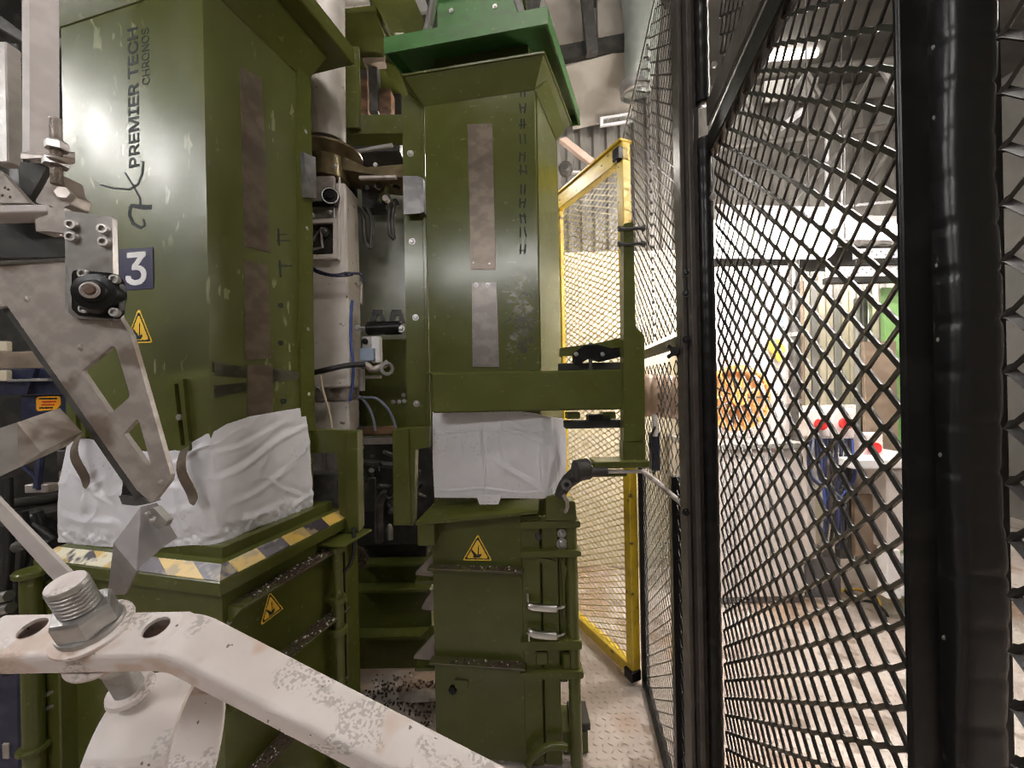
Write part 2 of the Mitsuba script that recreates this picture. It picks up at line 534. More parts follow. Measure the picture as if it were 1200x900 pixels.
# ------------------------------------------------------------------ stickers and lettering
def tri_sticker(parent, plane, a, b, c, hand=True, off=.0012):
    """A yellow warning triangle: pale border, black outline, crushed-hand pictogram. a: top, b and c: base corners (picture coordinates)."""
    a, b, c = A(*a), A(*b), A(*c)
    m = (a + b + c) / 3

    def tri(k, rad):
        return Polygon([m + (q - m) * k for q in (a, b, c)]).buffer(rad, quad_segs=4)
    r = np.linalg.norm(a - m) * .06
    s = part(parent, 'warning_sticker', solid_px(tri(.93, r), plane, off, 0), 'material_sign_yellow', False, label='yellow triangular hand-crush warning sticker')
    part(s, 'outline', solid_px(tri(.80, r).difference(tri(.66, r)), plane, off + .0005, -off), 'material_sign_black', False)
    mid = (b + c) / 2
    up, rt = (a - mid), (c - b) / 2

    def q(x, y):
        return tuple(mid + rt * x + up * y)
    g = [Polygon([q(.02, .16), q(.08, .16), q(.10, .56), q(.04, .60)]),
         Polygon([q(-.46, .36), q(-.40, .42), q(-.05, .22), q(.02, .10), q(-.14, .10)]),
         Polygon([q(-.02, .10), q(-.02, .20), q(.24, .26), q(.30, .20), q(.14, .10)]),
         Polygon([q(-.32, .14), q(-.22, .22), q(-.10, .12), q(-.16, .08)])]
    part(s, 'pictogram', solid_px(unary_union([x.buffer(0) for x in g]), plane, off + .0005, -off), 'material_sign_black', False)
    return s


def lettering(parent, name, text, start, end, up_px, plane, mat_, bold=False, off=.0008):
    """Flat lettering on a plane: from the start of the baseline to its end, capitals up_px tall (picture coordinates, on that plane)."""
    o, e = hit(*start, plane), hit(*end, plane)
    x = unit(e - o)
    n = plane[1]
    y = np.cross(n, x)
    hgt = np.linalg.norm(hit(start[0] + up_px[0], start[1] + up_px[1], plane) - o)
    me = meshkit.text_mesh(text, hgt, off, bold)
    sx = np.linalg.norm(e - o) / (me.bounds[1][0] - me.bounds[0][0])
    v = me.vertices.copy()
    v[:, 0] = (v[:, 0] - me.bounds[0][0]) * sx
    me = trimesh.Trimesh(o + v[:, :1] * x + v[:, 1:2] * y + v[:, 2:3] * n + n * .0001, me.faces, process=False)
    return part(parent, name, me, mat_, False)


def strip_px(pts, w):
    return LineString(pts).buffer(w, quad_segs=4)


# ------------------------------------------------------------------ packing chute beside the linkage, with plate 3
dR, dL = A(.243, .970), A(-.970, .243)
CA = P(242.5, 260, 1.15)[:2]
SA, TA = .565, .395
planA = np.array([CA, CA + dR * TA, CA + dR * TA + dL * SA, CA + dL * SA])
nL3, nR3 = A(-dR[0], -dR[1], 0), A(-dL[0], -dL[1], 0)
AL = facing(A(*CA, 1.5), nL3)            # the face with the lettering
AR = facing(A(*CA, 1.5), nR3)            # the face with the wear strips
t = chuteA = thing('packing_chute', 'olive green packing chute with number 3 plate and dark lettering', 'packing chute')
part(t, 'body', loft([(planA, 1.09), (planA, 2.645)]), OLIVE_SCUFFED, False)
part(t, 'flared_inlet', loft([(planA, 2.645), (offset_plan(planA, .004), 2.647), (offset_plan(planA, .055), 2.77), (offset_plan(planA, .055), 2.775)]), OLIVE, False)
part(t, 'top_flange', loft([(offset_plan(planA, .12), 2.775), (offset_plan(planA, .125), 2.78), (offset_plan(planA, .125), 2.84), (offset_plan(planA, .12), 2.845)]), OLIVE, False)
part(t, 'collar', loft([(offset_plan(planA, .004), 1.22), (offset_plan(planA, .004), 1.55)]), OLIVE_SCUFFED, False)
for k, pts in enumerate([((281, 78), (306, 92), (316, 296), (286, 288)), ((285, 305), (313, 311), (317, 420), (287, 422)), ((288, 428), (318, 428), (318, 512), (289, 516))]):
    part(t, 'wear_strip', solid_px(poly(*pts), AR, .0025 + .0035 * (k == 2), .002), 'material_bare_brown_strip', False, label='bare brown metal strip')
for pts in (((249, 424), (287, 431), (287, 443), (250, 440)), ((250, 452), (287, 448), (287, 458), (251, 466)), ((318, 431), (350, 436), (351, 444), (318, 447))):
    part(t, 'worn_patch', solid_px(poly(*pts), AR, .0055, .002), 'material_bare_steel_patch', False, label='paint worn through to dark bare metal')
# edge rail with screws
part(t, 'edge_rail', solid_px(poly((346, 70), (361, 82), (366, 505), (350, 505)), AR, .012, .012), OLIVE, False)
for y in (155, 268, 386, 462):
    x = 355 + (y - 155) * .012
    part(t, 'screw', dome(hit(x, y, AR) + AR[1] * .012, AR[1], .0055, .004), 'material_zinc_plated_steel')
wp = solid_px(poly((348, 180), (362, 186), (363, 234), (351, 232)), AR, .03, -.012)
part(t, 'guide_bracket', wp, 'material_blued_steel', False, label='blued steel guide bracket')
# marks stamped beside the strip
def stroke_marks(cx, cy, seed):
    r = random.Random(seed)
    g = [strip_px([(cx, cy - 9), (cx + 1, cy + 9)], 1.1)]
    for _ in range(2):
        yy = cy + r.uniform(-6, 6)
        g.append(strip_px([(cx - 1, yy), (cx + r.uniform(3, 16), yy + r.uniform(-2, 2))], .7))
    return unary_union(g)
for k, (x, y) in enumerate([(326, 278), (328, 315), (329, 358), (329, 402), (331, 470)]):
    part(t, 'stamped_mark', solid_px(stroke_marks(x, y, k) if k < 2 else Point(x, y).buffer(3), AR, .0009 + .006 * (k > 3), 0), 'material_letter_grey', False)
# number plate, lettering, logo, sticker
npk = part(t, 'number_plate', solid_px(poly((140, 292.5), (180, 290), (180.5, 338), (140.5, 341)), AL, .002, 0), 'material_sign_navy', False, label='navy plate with a white 3')
lettering(npk, 'numeral', '3', (147.5, 333.5), (172, 332), (0, -36), (AL[0] + AL[1] * .002, AL[1]), 'material_sign_white', True)
lettering(t, 'lettering', 'PREMIER TECH', (163.3, 195), (161.3, 31), (-11.5, 0), AL, 'material_letter_grey', True)
lettering(t, 'lettering', 'CHRONOS', (175.6, 98), (174.4, 32), (-8.5, 0), AL, 'material_letter_grey', False)
logo = [strip_px([(119, 217), (135, 221), (152, 222), (162, 216), (167, 203), (168, 190)], 1.1),
        Polygon([(153, 239), (178, 240.5), (178, 245.5), (168, 246), (153, 243)]),
        strip_px([(153, 243), (152, 252), (156, 262), (165, 267)], 1.9), strip_px([(165, 267), (170, 264), (168.5, 258)], 1.2),
        strip_px([(147, 203), (156, 217), (164, 232), (165, 240)], 1.0)]
part(t, 'emblem', solid_px(unary_union([g.buffer(0) for g in logo]), AL, .0008, 0), 'material_letter_grey', False)
tri_sticker(t, AL, (163, 363), (149, 402), (178, 401))


def bag_clip(parent, plane, top, bot, tip, w):
    """A slotted green rail with a socket screw and a bent brown spring leaf below it."""
    (x0, y0), (x1, y1) = top, bot
    n = plane[1]
    s = part(parent, 'clip_rail', solid_px(poly((x0 - w, y0), (x0 + w, y0), (x1 + w, y1), (x1 - w, y1)).difference(poly((x0 - w * .3, y0 + 6), (x0 + w * .35, y0 + 6), (x1 + w * .35, y1 - 6), (x1 - w * .3, y1 - 6))), plane, .016, .001), OLIVE, False)
    part(s, 'screw', capscrew(hit((x0 + x1) / 2, (y0 + y1) / 2 + 3, plane) + n * .012, n, .0085, .008), 'material_zinc_plated_steel')
    # the leaf: a bent strip
    a, b = hit(x1 + 10, y1 - 4, plane) + n * .034, hit(*tip, plane) + n * .078
    side = unit(np.cross(n, b - a))
    V = []
    N = 14
    for k in range(N + 1):
        f = k / N
        p = a + (b - a) * f + n * (.016 * math.sin(f * 5.2)) + side * (.004 * math.sin(f * 6))
        ww = .0175 * (1 if f < .85 else math.sqrt(max(0.02, 1 - ((f - .85) / .15) ** 2)))
        for d in (.001, -.001):
            V += [p - side * ww + n * d, p + side * ww + n * d]
    Fc = []
    for k in range(N):
        u, v = 4 * k, 4 * k + 4
        for i, j in ((0, 1), (1, 3), (3, 2), (2, 0)):
            Fc += [[u + i, u + j, v + j], [u + i, v + j, v + i]]
    Fc += [[0, 1, 3], [0, 3, 2], [4 * N, 4 * N + 3, 4 * N + 1], [4 * N, 4 * N + 2, 4 * N + 3]]
    me = trimesh.Trimesh(V, Fc, process=False)
    me.fix_normals()
    part(s, 'spring_leaf', me, 'material_bare_brown_strip', 40, label='bent brown spring leaf')


bag_clip(t, AL, (213, 444), (221, 527), (254, 584), 8)
bag_clip(t, AL, (96, 440), (100, 512), (132, 566), 8)


# ------------------------------------------------------------------ sacks
def sack(path, tops, bots, out_top, out_bot, seed, nrow=100, ncol=300, ridge=1.0, smooth_bottom=True, creases=()):
    """A woven sack hung round a chute: path = plan points round it; tops, bots = heights along it; displaced by folds."""
    path = np.array(path, float)
    seg = np.r_[0, np.cumsum(np.linalg.norm(np.diff(path, axis=0), axis=1))]
    L = seg[-1]
    s = np.linspace(0, L, ncol)
    pl = np.stack([np.interp(s, seg, path[:, k]) for k in (0, 1)], 1)
    tg = np.gradient(pl, axis=0)
    for _ in range(6):
        tg[1:-1] = (tg[:-2] + tg[1:-1] + tg[2:]) / 3
    tg /= np.linalg.norm(tg, axis=1, keepdims=True)
    nr = np.stack([tg[:, 1], -tg[:, 0]], 1)
    zt, zb = np.interp(s, *np.array(tops).T), np.interp(s, *np.array(bots).T)
    f = np.linspace(0, 1, nrow)[:, None]
    Z = zb + (zt - zb) * f
    S = np.broadcast_to(s, Z.shape)
    q = np.stack([S * 5, Z * 5, S * 0 + seed], -1)
    w1 = meshkit.fbm(q, 4, seed)
    q2 = np.stack([S * 2.2 + Z * 3.2, (Z * 7 - S * 4.5) + w1 * 1.2, S * 0], -1)
    fold = 1 - np.abs(2 * meshkit.fbm(q2, 3, seed + 5) - 1)
    q3 = np.stack([S * 30, Z * 26, S * 0], -1)
    d = (w1 - .5) * .012 + (fold ** 9 - .15) * .006 * ridge + (meshkit.fbm(q3, 3, seed + 9) - .5) * .0025
    d *= (.25 + .75 * np.sin(np.clip(f, 0, 1) * np.pi * .9 + .25))
    d = d + out_top * f + out_bot * (1 - f) + .010 * np.sin(f * np.pi)
    for a0, b0, a1, b1, amp, wd in creases:      # long folds, each a line from (s, z) to (s, z)
        ln = math.hypot(a1 - a0, b1 - b0)
        ex, ez = (a1 - a0) / ln, (b1 - b0) / ln
        al = (S - a0) * ex + (Z - b0) * ez
        ds = -(S - a0) * ez + (Z - b0) * ex + .006 * np.sin(al * 22)
        fade = np.clip(np.minimum(al, ln - al) / (.3 * ln) + .3, 0, 1) * (al > -.3 * ln) * (al < 1.3 * ln)
        d = d + .65 * amp * fade * (np.exp(-(ds / wd) ** 2) - .6 * np.exp(-((ds - 1.6 * wd) / (1.3 * wd)) ** 2))
    if smooth_bottom:     # gathered, crinkled hem
        hem = np.exp(-((f - .07) / .07) ** 2)
        d = d + hem * (meshkit.fbm(np.stack([S * 70, Z * 60, S * 0], -1), 2, seed) - .5) * .016
    V = np.stack([pl[:, 0] + nr[:, 0] * d, pl[:, 1] + nr[:, 1] * d, Z], -1)
    Vi = V.copy()
    Vi[..., 0] -= nr[:, 0] * .0015
    Vi[..., 1] -= nr[:, 1] * .0015
    n = nrow * ncol
    idx = np.arange(n).reshape(nrow, ncol)
    a, b, c, e = idx[:-1, :-1].ravel(), idx[:-1, 1:].ravel(), idx[1:, :-1].ravel(), idx[1:, 1:].ravel()
    F1 = np.vstack([np.stack([a, b, c], 1), np.stack([b, e, c], 1)])
    rim = np.r_[idx[0, :], idx[1:, -1], idx[-1, -2::-1], idx[-2:0:-1, 0]]
    j = np.roll(rim, -1)
    F2 = np.vstack([np.stack([rim, rim + n, j], 1), np.stack([j, rim + n, j + n], 1)])
    me = trimesh.Trimesh(np.vstack([V.reshape(-1, 3), Vi.reshape(-1, 3)]), np.vstack([F1, F1[:, ::-1] + n, F2]), process=False)
    me.fix_normals()
    return me, (s, pl, nr)


SL = hit(83, 560, AL)[:2]
SR_ = hit(357, 560, AR)[:2]
cornerA = CA


def s_left(px):                         # length along the path of a point of the lettered face
    return np.linalg.norm(hit(px, 560, AL)[:2] - SL)


lenL = np.linalg.norm(CA - SL)


def s_right(px):
    return lenL + np.linalg.norm(hit(px, 560, AR)[:2] - CA)


topA = [(s_left(x), hit(x, y, AL)[2]) for x, y in ((83, 522), (97, 512), (125, 517), (150, 526), (190, 530), (215, 526), (232, 516))] + \
       [(s_right(x), hit(x, y, AR)[2]) for x, y in ((262, 497), (290, 488), (325, 482), (356, 477))]
botA = [(s_left(x), hit(x, y, AL)[2]) for x, y in ((83, 631), (110, 634), (150, 637), (200, 637), (235, 634))] + \
       [(s_right(x), hit(x, y, AR)[2]) for x, y in ((262, 630), (290, 618), (320, 608), (356, 606))]
def fa(face, x, y):
    return ((s_left(x) if face is AL else s_right(x)), hit(x, y, face)[2])


crA = [(*fa(f, *p), *fa(f, *q), am_, w_) for f, p, q, am_, w_ in (
    (AR, (250, 560), (354, 497), .010, .010), (AR, (252, 530), (330, 497), .007, .008), (AR, (262, 590), (340, 545), .006, .010), (AR, (300, 560), (345, 585), .007, .008),
    (AR, (320, 575), (325, 606), .007, .006), (AR, (335, 590), (357, 575), .009, .008), (AR, (256, 612), (340, 588), .005, .012), (AL, (205, 545), (243, 520), .008, .008),
    (AL, (160, 560), (240, 575), .006, .010), (AL, (95, 540), (140, 590), .008, .010), (AL, (90, 600), (150, 612), .006, .012), (AL, (190, 600), (242, 590), .006, .010),
    (AL, (120, 545), (112, 600), .006, .009), (AL, (215, 560), (230, 625), .006, .008), (AL, (150, 540), (200, 560), .006, .008))]
me, _ = sack([SL, CA - dL * -.05, CA + (dR + dL) * .004, CA + dR * .04, SR_], topA, botA, .008, .030, 3, creases=crA)
single('sack', 'crumpled white sack hung on the packing chute with the number 3 plate', 'sack', me, SACK, 'sacks hung on the chutes', True)
del labels['sack']['group']

# ------------------------------------------------------------------ press box under it
CB = P(260, 700, 1.075)[:2]
SB, TB = .62, .50
planBox = np.array([CB, CB + dR * TB, CB + dR * TB + dL * SB, CB + dL * SB])
t = pressA = thing('press_box', 'olive green press box with hazard tape rim under the number 3 chute', 'press box')
ip = offset_plan(planBox, -.028)
part(t, 'body', loft([(planBox, .02), (planBox, .965), (offset_plan(planBox, .028), .975), (offset_plan(planBox, .033), .978),
                      (offset_plan(planBox, .033), 1.010), (offset_plan(planBox, .030), 1.013), (offset_plan(planBox, -.005), 1.040),
                      (ip, 1.042), (ip, 1.072), (offset_plan(ip, -.008), 1.074)]), OLIVE, False)
hz = [(offset_plan(planBox, .0305), 1.0142), (offset_plan(planBox, -.002), 1.0392)]
up = [(offset_plan(planBox, .0305), 1.0155), (offset_plan(planBox, -.002), 1.0405)]
part(t, 'hazard_tape', loft([hz[0], hz[1], up[1], up[0]], False, False, True), HAZARD, False, label='worn black and yellow hazard tape')
BR = facing(A(*CB, 1), nR3)
BL = facing(A(*CB, 1), nL3)
ax3 = lambda d: [A(d[0], d[1], 0), A(-d[1], d[0], 0), A(0, 0, 1)]


def ledge(parent, z, s0, s1, w, thick=.008):
    c = CB + dR * ((s0 + s1) / 2) - dL * (w / 2)
    return part(parent, 'ledge', bbox((*c, z), (s1 - s0, w, thick), ax3(dR), .002), PEATY, label='narrow ledge with dark peat')


def crumbs(name, label, pts_fn, n, r0, r1, seed, top=True):
    """Loose dark crumbs and a few pale grains lying on a ledge."""
    r = np.random.default_rng(seed)
    V, Fc, k = [], [], 0
    ico = trimesh.creation.icosahedron()
    Vp, Fp, kp = [], [], 0
    for _ in range(n):
        s = r.uniform(r0, r1)
        v = ico.vertices * s * r.uniform(.6, 1.2, 3) + pts_fn(r) + A(0, 0, s * .35)
        if r.random() < .10:
            Vp.append(v); Fp.append(ico.faces + kp); kp += 12
        else:
            V.append(v); Fc.append(ico.faces + k); k += 12
    a = single(name, label, 'peat crumbs', trimesh.Trimesh(np.vstack(V), np.vstack(Fc), process=False), PEAT, smooth=False, kind='stuff')
    part(a, 'pale_grain', trimesh.Trimesh(np.vstack(Vp), np.vstack(Fp), process=False), PERLITE, False, kind='stuff')


for k, (z, lab) in enumerate(((.925, 'dark peat crumbs on the upper ledge above the tilted warning sticker'), (.690, 'dark peat crumbs on the ledge below the tilted warning sticker'),
                              (.445, 'dark peat crumbs on the lowest ledge behind the white arm'))):
    ledge(t, z, .02, .46, .055)
    crumbs('peat_crumbs', lab, lambda r, z=z: A(*(CB + dR * r.uniform(.05, .45) - dL * r.uniform(.004, .052)), z + .004), 620, .0016, .0048, 20 + k)
    part(t, 'gusset', hull([A(*(CB - dL * q + dR * e), zz) for e in (.015, .021) for q, zz in ((0, z), (.05, z), (0, z - .05))]), OLIVE, False)
tri_sticker(t, BR, (316, 694), (306, 732), (331, 713))
for z in (.88, .40):
    part(t, 'screw', dome(A(*(CB + dR * .02), z) + nR3 * .0, nR3, .006, .005), 'material_zinc_plated_steel')
part(t, 'panel_rib', bbox((*(CB + dL * .30), .79), (.30, .012, .16), ax3(dL), .004), OLIVE)
# hinge pipes at the far end of the ledge side
for s, o, r, z0, z1 in ((.40, .045, .018, .02, .95), ):
    c = CB + dR * s - dL * o
    part(t, 'hinge_pipe', tube([A(*c, z0), A(*c, z1)], r, 16), OLIVE, 40)
for z in (.93, .75, .64, .42, .20):
    c = CB + dR * .40 - dL * .045
    part(t, 'hinge_ring', lathe([(.019, -.012), (.029, -.010), (.029, .010), (.019, .012)], A(*c, z), A(0, 0, 1), 20), OLIVE)
    part(t, 'hinge_lug', bbox((*(CB + dR * .40 - dL * .018), z), (.035, .05, .018), ax3(dR), .002), OLIVE)
part(t, 'hinge_plate', bbox((*(CB + dR * .475 - dL * .045), .48), (.075, .012, .93), ax3(dR), .003), OLIVE)
part(t, 'hinge_cap', bbox((*(CB + dR * .44 - dL * .055), .955), (.17, .10, .008), ax3(dR), .002), OLIVE)
# corner post at the far end of the lettered side
c = P(38, 760, 1.16)[:2]
part(t, 'corner_pipe', tube([A(*c, .02), A(*c, .985)], .0235, 18), OLIVE, 40)
part(t, 'pipe_cap', lathe([(0, .985), (.036, .985), (.038, .988), (.038, .998), (.034, 1.002), (0, 1.002)], A(*c, 0), A(0, 0, 1), 24), OLIVE, label='pipe cap with scraped rim')
for z in (.50, .12):
    part(t, 'pipe_ring', lathe([(.024, -.006), (.036, -.004), (.036, .004), (.024, .006)], A(*c, z), A(0, 0, 1), 20), OLIVE)
    part(t, 'screw', dome(A(*c, z - .008) + A(-.03, -.015, 0), A(-.4, -1, 0), .004, .004), 'material_zinc_plated_steel')
part(t, 'corner_upright', bbox((*P(74, 800, 1.20)[:2], .49), (.060, .05, .94), ax3(dL), .004), OLIVE)
for z in (.62, .58):
    part(t, 'latch_pin', rod((44, 450 + (1.5 - z) / 1.17 * 480 + 9, 1.18), (66, 450 + (1.5 - z) / 1.17 * 480 - 3, 1.18), .006), 'material_zinc_plated_steel')

# ------------------------------------------------------------------ window brackets beside the chutes
t = thing('window_bracket', 'olive green bracket frame with a square window beside the crumpled sack', 'bracket')
pl = yplane(1.52)
fr = poly((356, 503), (419, 505), (420, 624), (360, 625)).difference(poly((356, 531), (395, 531), (398, 603), (356, 603)))
part(t, 'frame', solid_px(fr, pl, 0, .05), OLIVE, False)
part(t, 'return_flange', pbox(405.5, 506, 419.5, 623, 1.505, .06), OLIVE)
t2 = single('grey_chute_pocket', 'small grey box inside the square window of the bracket', 'box', pbox(357, 556, 396, 598, 1.58, .08, .004), 'material_blued_steel')
part(t, 'screw', dome(P(391, 606, 1.52) + A(0, 0, 0), A(0, -1, 0), .004, .004), 'material_zinc_plated_steel')
t = thing('window_bracket', 'olive green bracket arm beside the tidy sack on the beam chute', 'bracket')
fr = poly((460, 503), (503, 501), (503, 524), (487, 527), (485, 612), (484, 616), (461, 616)).buffer(0)
part(t, 'frame', solid_px(fr, yplane(1.56), 0, .05), OLIVE, False)
part(t, 'return_flange', pbox(460.5, 503, 480, 615.5, 1.548, .055), OLIVE)

# ------------------------------------------------------------------ upright column between the chutes
t = thing('guide_column', 'narrow olive green upright with bolts next to the second chute', 'column')
part(t, 'plate', solid_px(poly((471, 116), (497, 100), (505, 520), (478, 520)), yplane(1.70), 0, .012), OLIVE, False)
part(t, 'side_flange', pbox(496, 110, 500.5, 518, 1.692, .02, .002), OLIVE)
part(t, 'top_gusset', solid_px(poly((468, 84), (478, 108), (497, 122), (493, 104)), yplane(1.69), 0, .01), OLIVE, False)
for x, y in ((481, 180), (483, 283), (487, 372), (488, 473)):
    part(t, 'bolt', dome(P(x, y, 1.70), A(0, -1, 0), .010, .008), 'material_zinc_plated_steel')
part(t, 'guide_bracket', cat(solid_px(poly((472, 206), (489, 206), (491, 250), (473, 251)), yplane(1.655), 0, .006),
                             solid_px(poly((489, 206), (496, 209), (497, 248), (491, 250)), yplane(1.657), 0, .04)), 'material_blued_steel', False, label='blued steel guide bracket')

# ------------------------------------------------------------------ second packing chute
FLp, FRp = P(501, 300, 1.68)[:2], P(630, 300, 1.60)[:2]
RBp = P(655.5, 300, 1.92)[:2]
planC = np.array([FLp, FRp, RBp, FLp + (RBp - FRp)])
CFp = vplane(A(*FLp, 1.5), A(*FRp, 1.5))
CRp = vplane(A(*FRp, 1.5), A(*RBp, 1.5))
t = chuteB = thing('packing_chute', 'olive green packing chute above the beam, with a bright green capped top', 'packing chute')
part(t, 'body', loft([(planC, 1.25), (planC, 2.645)]), OLIVE, False)
part(t, 'flared_inlet', loft([(planC, 2.645), (offset_plan(planC, .003), 2.648), (offset_plan(planC, .050), 2.735), (offset_plan(planC, .052), 2.745)]), OLIVE, False)
part(t, 'side_cover', cat(solid_px(poly((628, 112), (651, 166), (657, 431), (633, 431)), CRp, .004, .002)), OLIVE, False)
rim = offset_plan(planC, .052)
part(t, 'inlet_rim', loft([(offset_plan(planC, .050), 2.738), (offset_plan(planC, .058), 2.738), (offset_plan(planC, .058), 2.746), (offset_plan(planC, .050), 2.746)], False, False, True), OLIVE_SCUFFED, False)
part(t, 'side_flap', solid_px(poly((627, 107), (642, 90), (660, 153), (651, 165)), facing(A(*(offset_plan(planC, .02)[1]), 2.68), unit(A(*(unit(A(CRp[1][0], CRp[1][1], 0))[:2]), -.35))), .006, .004), OLIVE, False)
for pts in (((548, 146), (577, 145), (581, 316), (552, 316)), ((553, 332), (582, 331), (585, 430), (554, 430))):
    part(t, 'wear_strip', solid_px(poly(*pts), CFp, .003, .002), 'material_bare_brown_strip' if pts[0][1] < 200 else 'material_bare_grey_strip', False, label='bare metal wear strip')
for x in (558, 572):
    part(t, 'strip_screw', dome(hit(x, 334, CFp) + CFp[1] * .003, CFp[1], .007, .004), 'material_zinc_plated_steel')
for x, y in ((555, 308), (574, 309)):
    part(t, 'strip_screw', dome(hit(x, y, CFp) + CFp[1] * .003, CFp[1], .003, .002), 'material_zinc_plated_steel')
for k, y in enumerate((108, 127, 145, 163, 184, 199, 222, 238, 256, 272, 292)):
    r = random.Random(k)
    g = [strip_px([(609 + r.uniform(0, 2), y - 5), (609 + r.uniform(0, 2), y + 5)], .9), strip_px([(615 + r.uniform(-1, 2), y - 5), (615 + r.uniform(-1, 2), y + 5)], .9)]
    if k % 3:
        g.append(strip_px([(609, y - 4 + r.uniform(0, 7)), (616, y - 4 + r.uniform(0, 7))], .8))
    part(t, 'stamped_mark', solid_px(unary_union(g), CFp, .0008, 0), 'material_letter_grey', False)
g = []
r = random.Random(5)
for _ in range(120):                   # the scratched patch beside the strip
    y = r.triangular(305, 425, 370)
    x = r.gauss(612, 8)
    if 590 < x < 628:
        g.append(strip_px([(x, y), (x + r.uniform(-6, 6), y + r.uniform(-4, 4)), (x + r.uniform(-7, 7), y + r.uniform(0, 8))], r.uniform(.4, .9)))
g += [Point(602, 394).buffer(5), Point(614, 410).buffer(4)]
part(t, 'scratch_marks', solid_px(unary_union(g).intersection(sbox(588, 300, 629, 427)), CFp, .0006, 0), 'material_bare_steel_patch', False, kind='stuff')
part(t, 'foot_lip', bbox((*((FLp + FRp) / 2 + CFp[1][:2] * .02), 1.5 + (450 - 435) / 480 * 1.6), (np.linalg.norm(FRp - FLp) + .02, .05, .008), ax3(unit(FRp - FLp)), .002), OLIVE)

# ------------------------------------------------------------------ bright green cap above it
CAPL, CAPR = P(450, 66, 1.60)[:2], P(642, 34, 1.48)[:2]
CAPRB = P(680, 150, 2.07)[:2]
planCap = np.array([CAPL, CAPR, CAPRB, CAPL + (CAPRB - CAPR)])
t = thing('chute_cap', 'bright green flat cap and hopper base over the second chute', 'chute cap')
part(t, 'cap_rim', loft([(planCap, 2.80), (planCap, 2.863), (offset_plan(planCap, -.008), 2.863), (offset_plan(planCap, -.008), 2.80)], False, False, True), GREEN, False)
part(t, 'cap_plate', loft([(offset_plan(planCap, -.009), 2.852), (offset_plan(planCap, -.009), 2.862)]), GREEN, False)
part(chuteB, 'inlet_neck', loft([(offset_plan(planC, -.03), 2.70), (offset_plan(planC, -.03), 2.852)]), OLIVE, False)
hp = np.array([P(513, 42, 1.66)[:2], P(607, 26, 1.60)[:2], P(622, 26, 2.0)[:2], P(540, 42, 2.06)[:2]])
part(t, 'hopper_base', loft([(hp, 2.863), (hp, 3.06)]), GREEN, False)
part(t, 'hopper_flange', loft([(offset_plan(hp, .02), 3.06), (offset_plan(hp, .02), 3.075), (offset_plan(hp, .0), 3.08)]), OLIVE, False)
part(t, 'hopper', loft([(hp, 3.08), (offset_plan(hp, .06), 3.5)]), DARK, False)
HPF = vplane(A(*hp[0], 3), A(*hp[1], 3))
for x, y in ((529, 13), (580, 8)):
    part(t, 'bolt', dome(hit(x, y, HPF) + HPF[1] * .002, HPF[1], .007, .006), 'material_zinc_plated_steel')
part(t, 'corner_bracket', solid_px(poly((602, 0), (611, 0), (619, 28), (612, 29)), facing(A(*hp[1], 3), HPF[1]), .012, .0), 'material_dark_grey_metal', False)
part(t, 'lug', bbox((*P(470, 50, 1.66)[:2], 2.89), (.05, .05, .06), bev=.008), OLIVE)

# ------------------------------------------------------------------ press box under the beam chute
PFL, PFR = P(508, 700, 1.645)[:2], P(612, 700, 1.60)[:2]
ux = unit(PFR - PFL)
nf = A(ux[1], -ux[0])
PBW = np.linalg.norm(PFR - PFL)
planP = np.array([PFL, PFR, PFR - nf * .45, PFL - nf * .45])
PF = vplane(A(*PFL, 1), A(*PFR, 1))
t = pressB = thing('press_box', 'olive green press box with chrome latch handles under the beam chute', 'press box')
part(t, 'body', loft([(planP, .02), (planP, 1.02)]), OLIVE, False)
zt = 1.005
part(t, 'rim_plate', hull([P(487, 612, 1.56), P(487, 616, 1.56), P(630, 598, 1.55), P(630, 602, 1.55), P(508, 590, 1.68), P(632, 583, 1.66), P(508, 600, 1.68), P(632, 598, 1.66)]), OLIVE, False)
part(t, 'rim_wall', solid_px(poly((509, 581), (557, 581), (562, 590), (584, 590), (588, 582), (640, 581), (640, 604), (509, 604)), yplane(1.665), 0, .01), OLIVE, False)
part(t, 'rim_bracket', pbox(489, 614, 509, 640, 1.57, .08), OLIVE)
for y, lab in ((664, 0), (773, 1)):
    z = hit(560, y, PF)[2]
    c = (PFL + PFR) / 2 + nf * .022
    part(t, 'ledge', bbox((*c, z), (PBW + .02, .046, .010), ax3(ux), .002), PEATY)
    crumbs('peat_crumbs', 'dark peat crumbs on the %s ledge of the press box with chrome handles' % ('lower' if lab else 'upper'),
           lambda r, z=z: A(*(PFL + ux * PBW * r.beta(2.2, 1.3) + nf * r.uniform(.004, .04)), z + .005), 130, .002, .0045, 40 + lab)
for y0, y1, ww in ((648, 676, 22), (688, 716, 15), (743, 774, 24)):
    part(t, 'side_gusset', solid_px(poly((509, y0), (509, y1), (509 - ww, y1 - 2), (509 - ww, y1 - 5)), yplane(1.66), 0, .012), 'material_bare_grey_strip', False, label='pale triangular gusset')
for y in (681, 783):
    part(t, 'side_strip', pbox(486, y, 509, y + 4, 1.70, .3, .002), OLIVE)
tri_sticker(t, PF, (560, 627), (543, 656), (576, 656.5))
kn = hit(531, 807, PF)
part(t, 'knob', lathe([(0, .016), (.012, .016), (.0155, .012), (.0155, 0)], kn, PF[1], 20), BLACK)
part(t, 'knob_plate', bbox(hit(541, 801, PF) + PF[1] * .004, (.055, .008, .035), ax3(ux), .002), OLIVE)
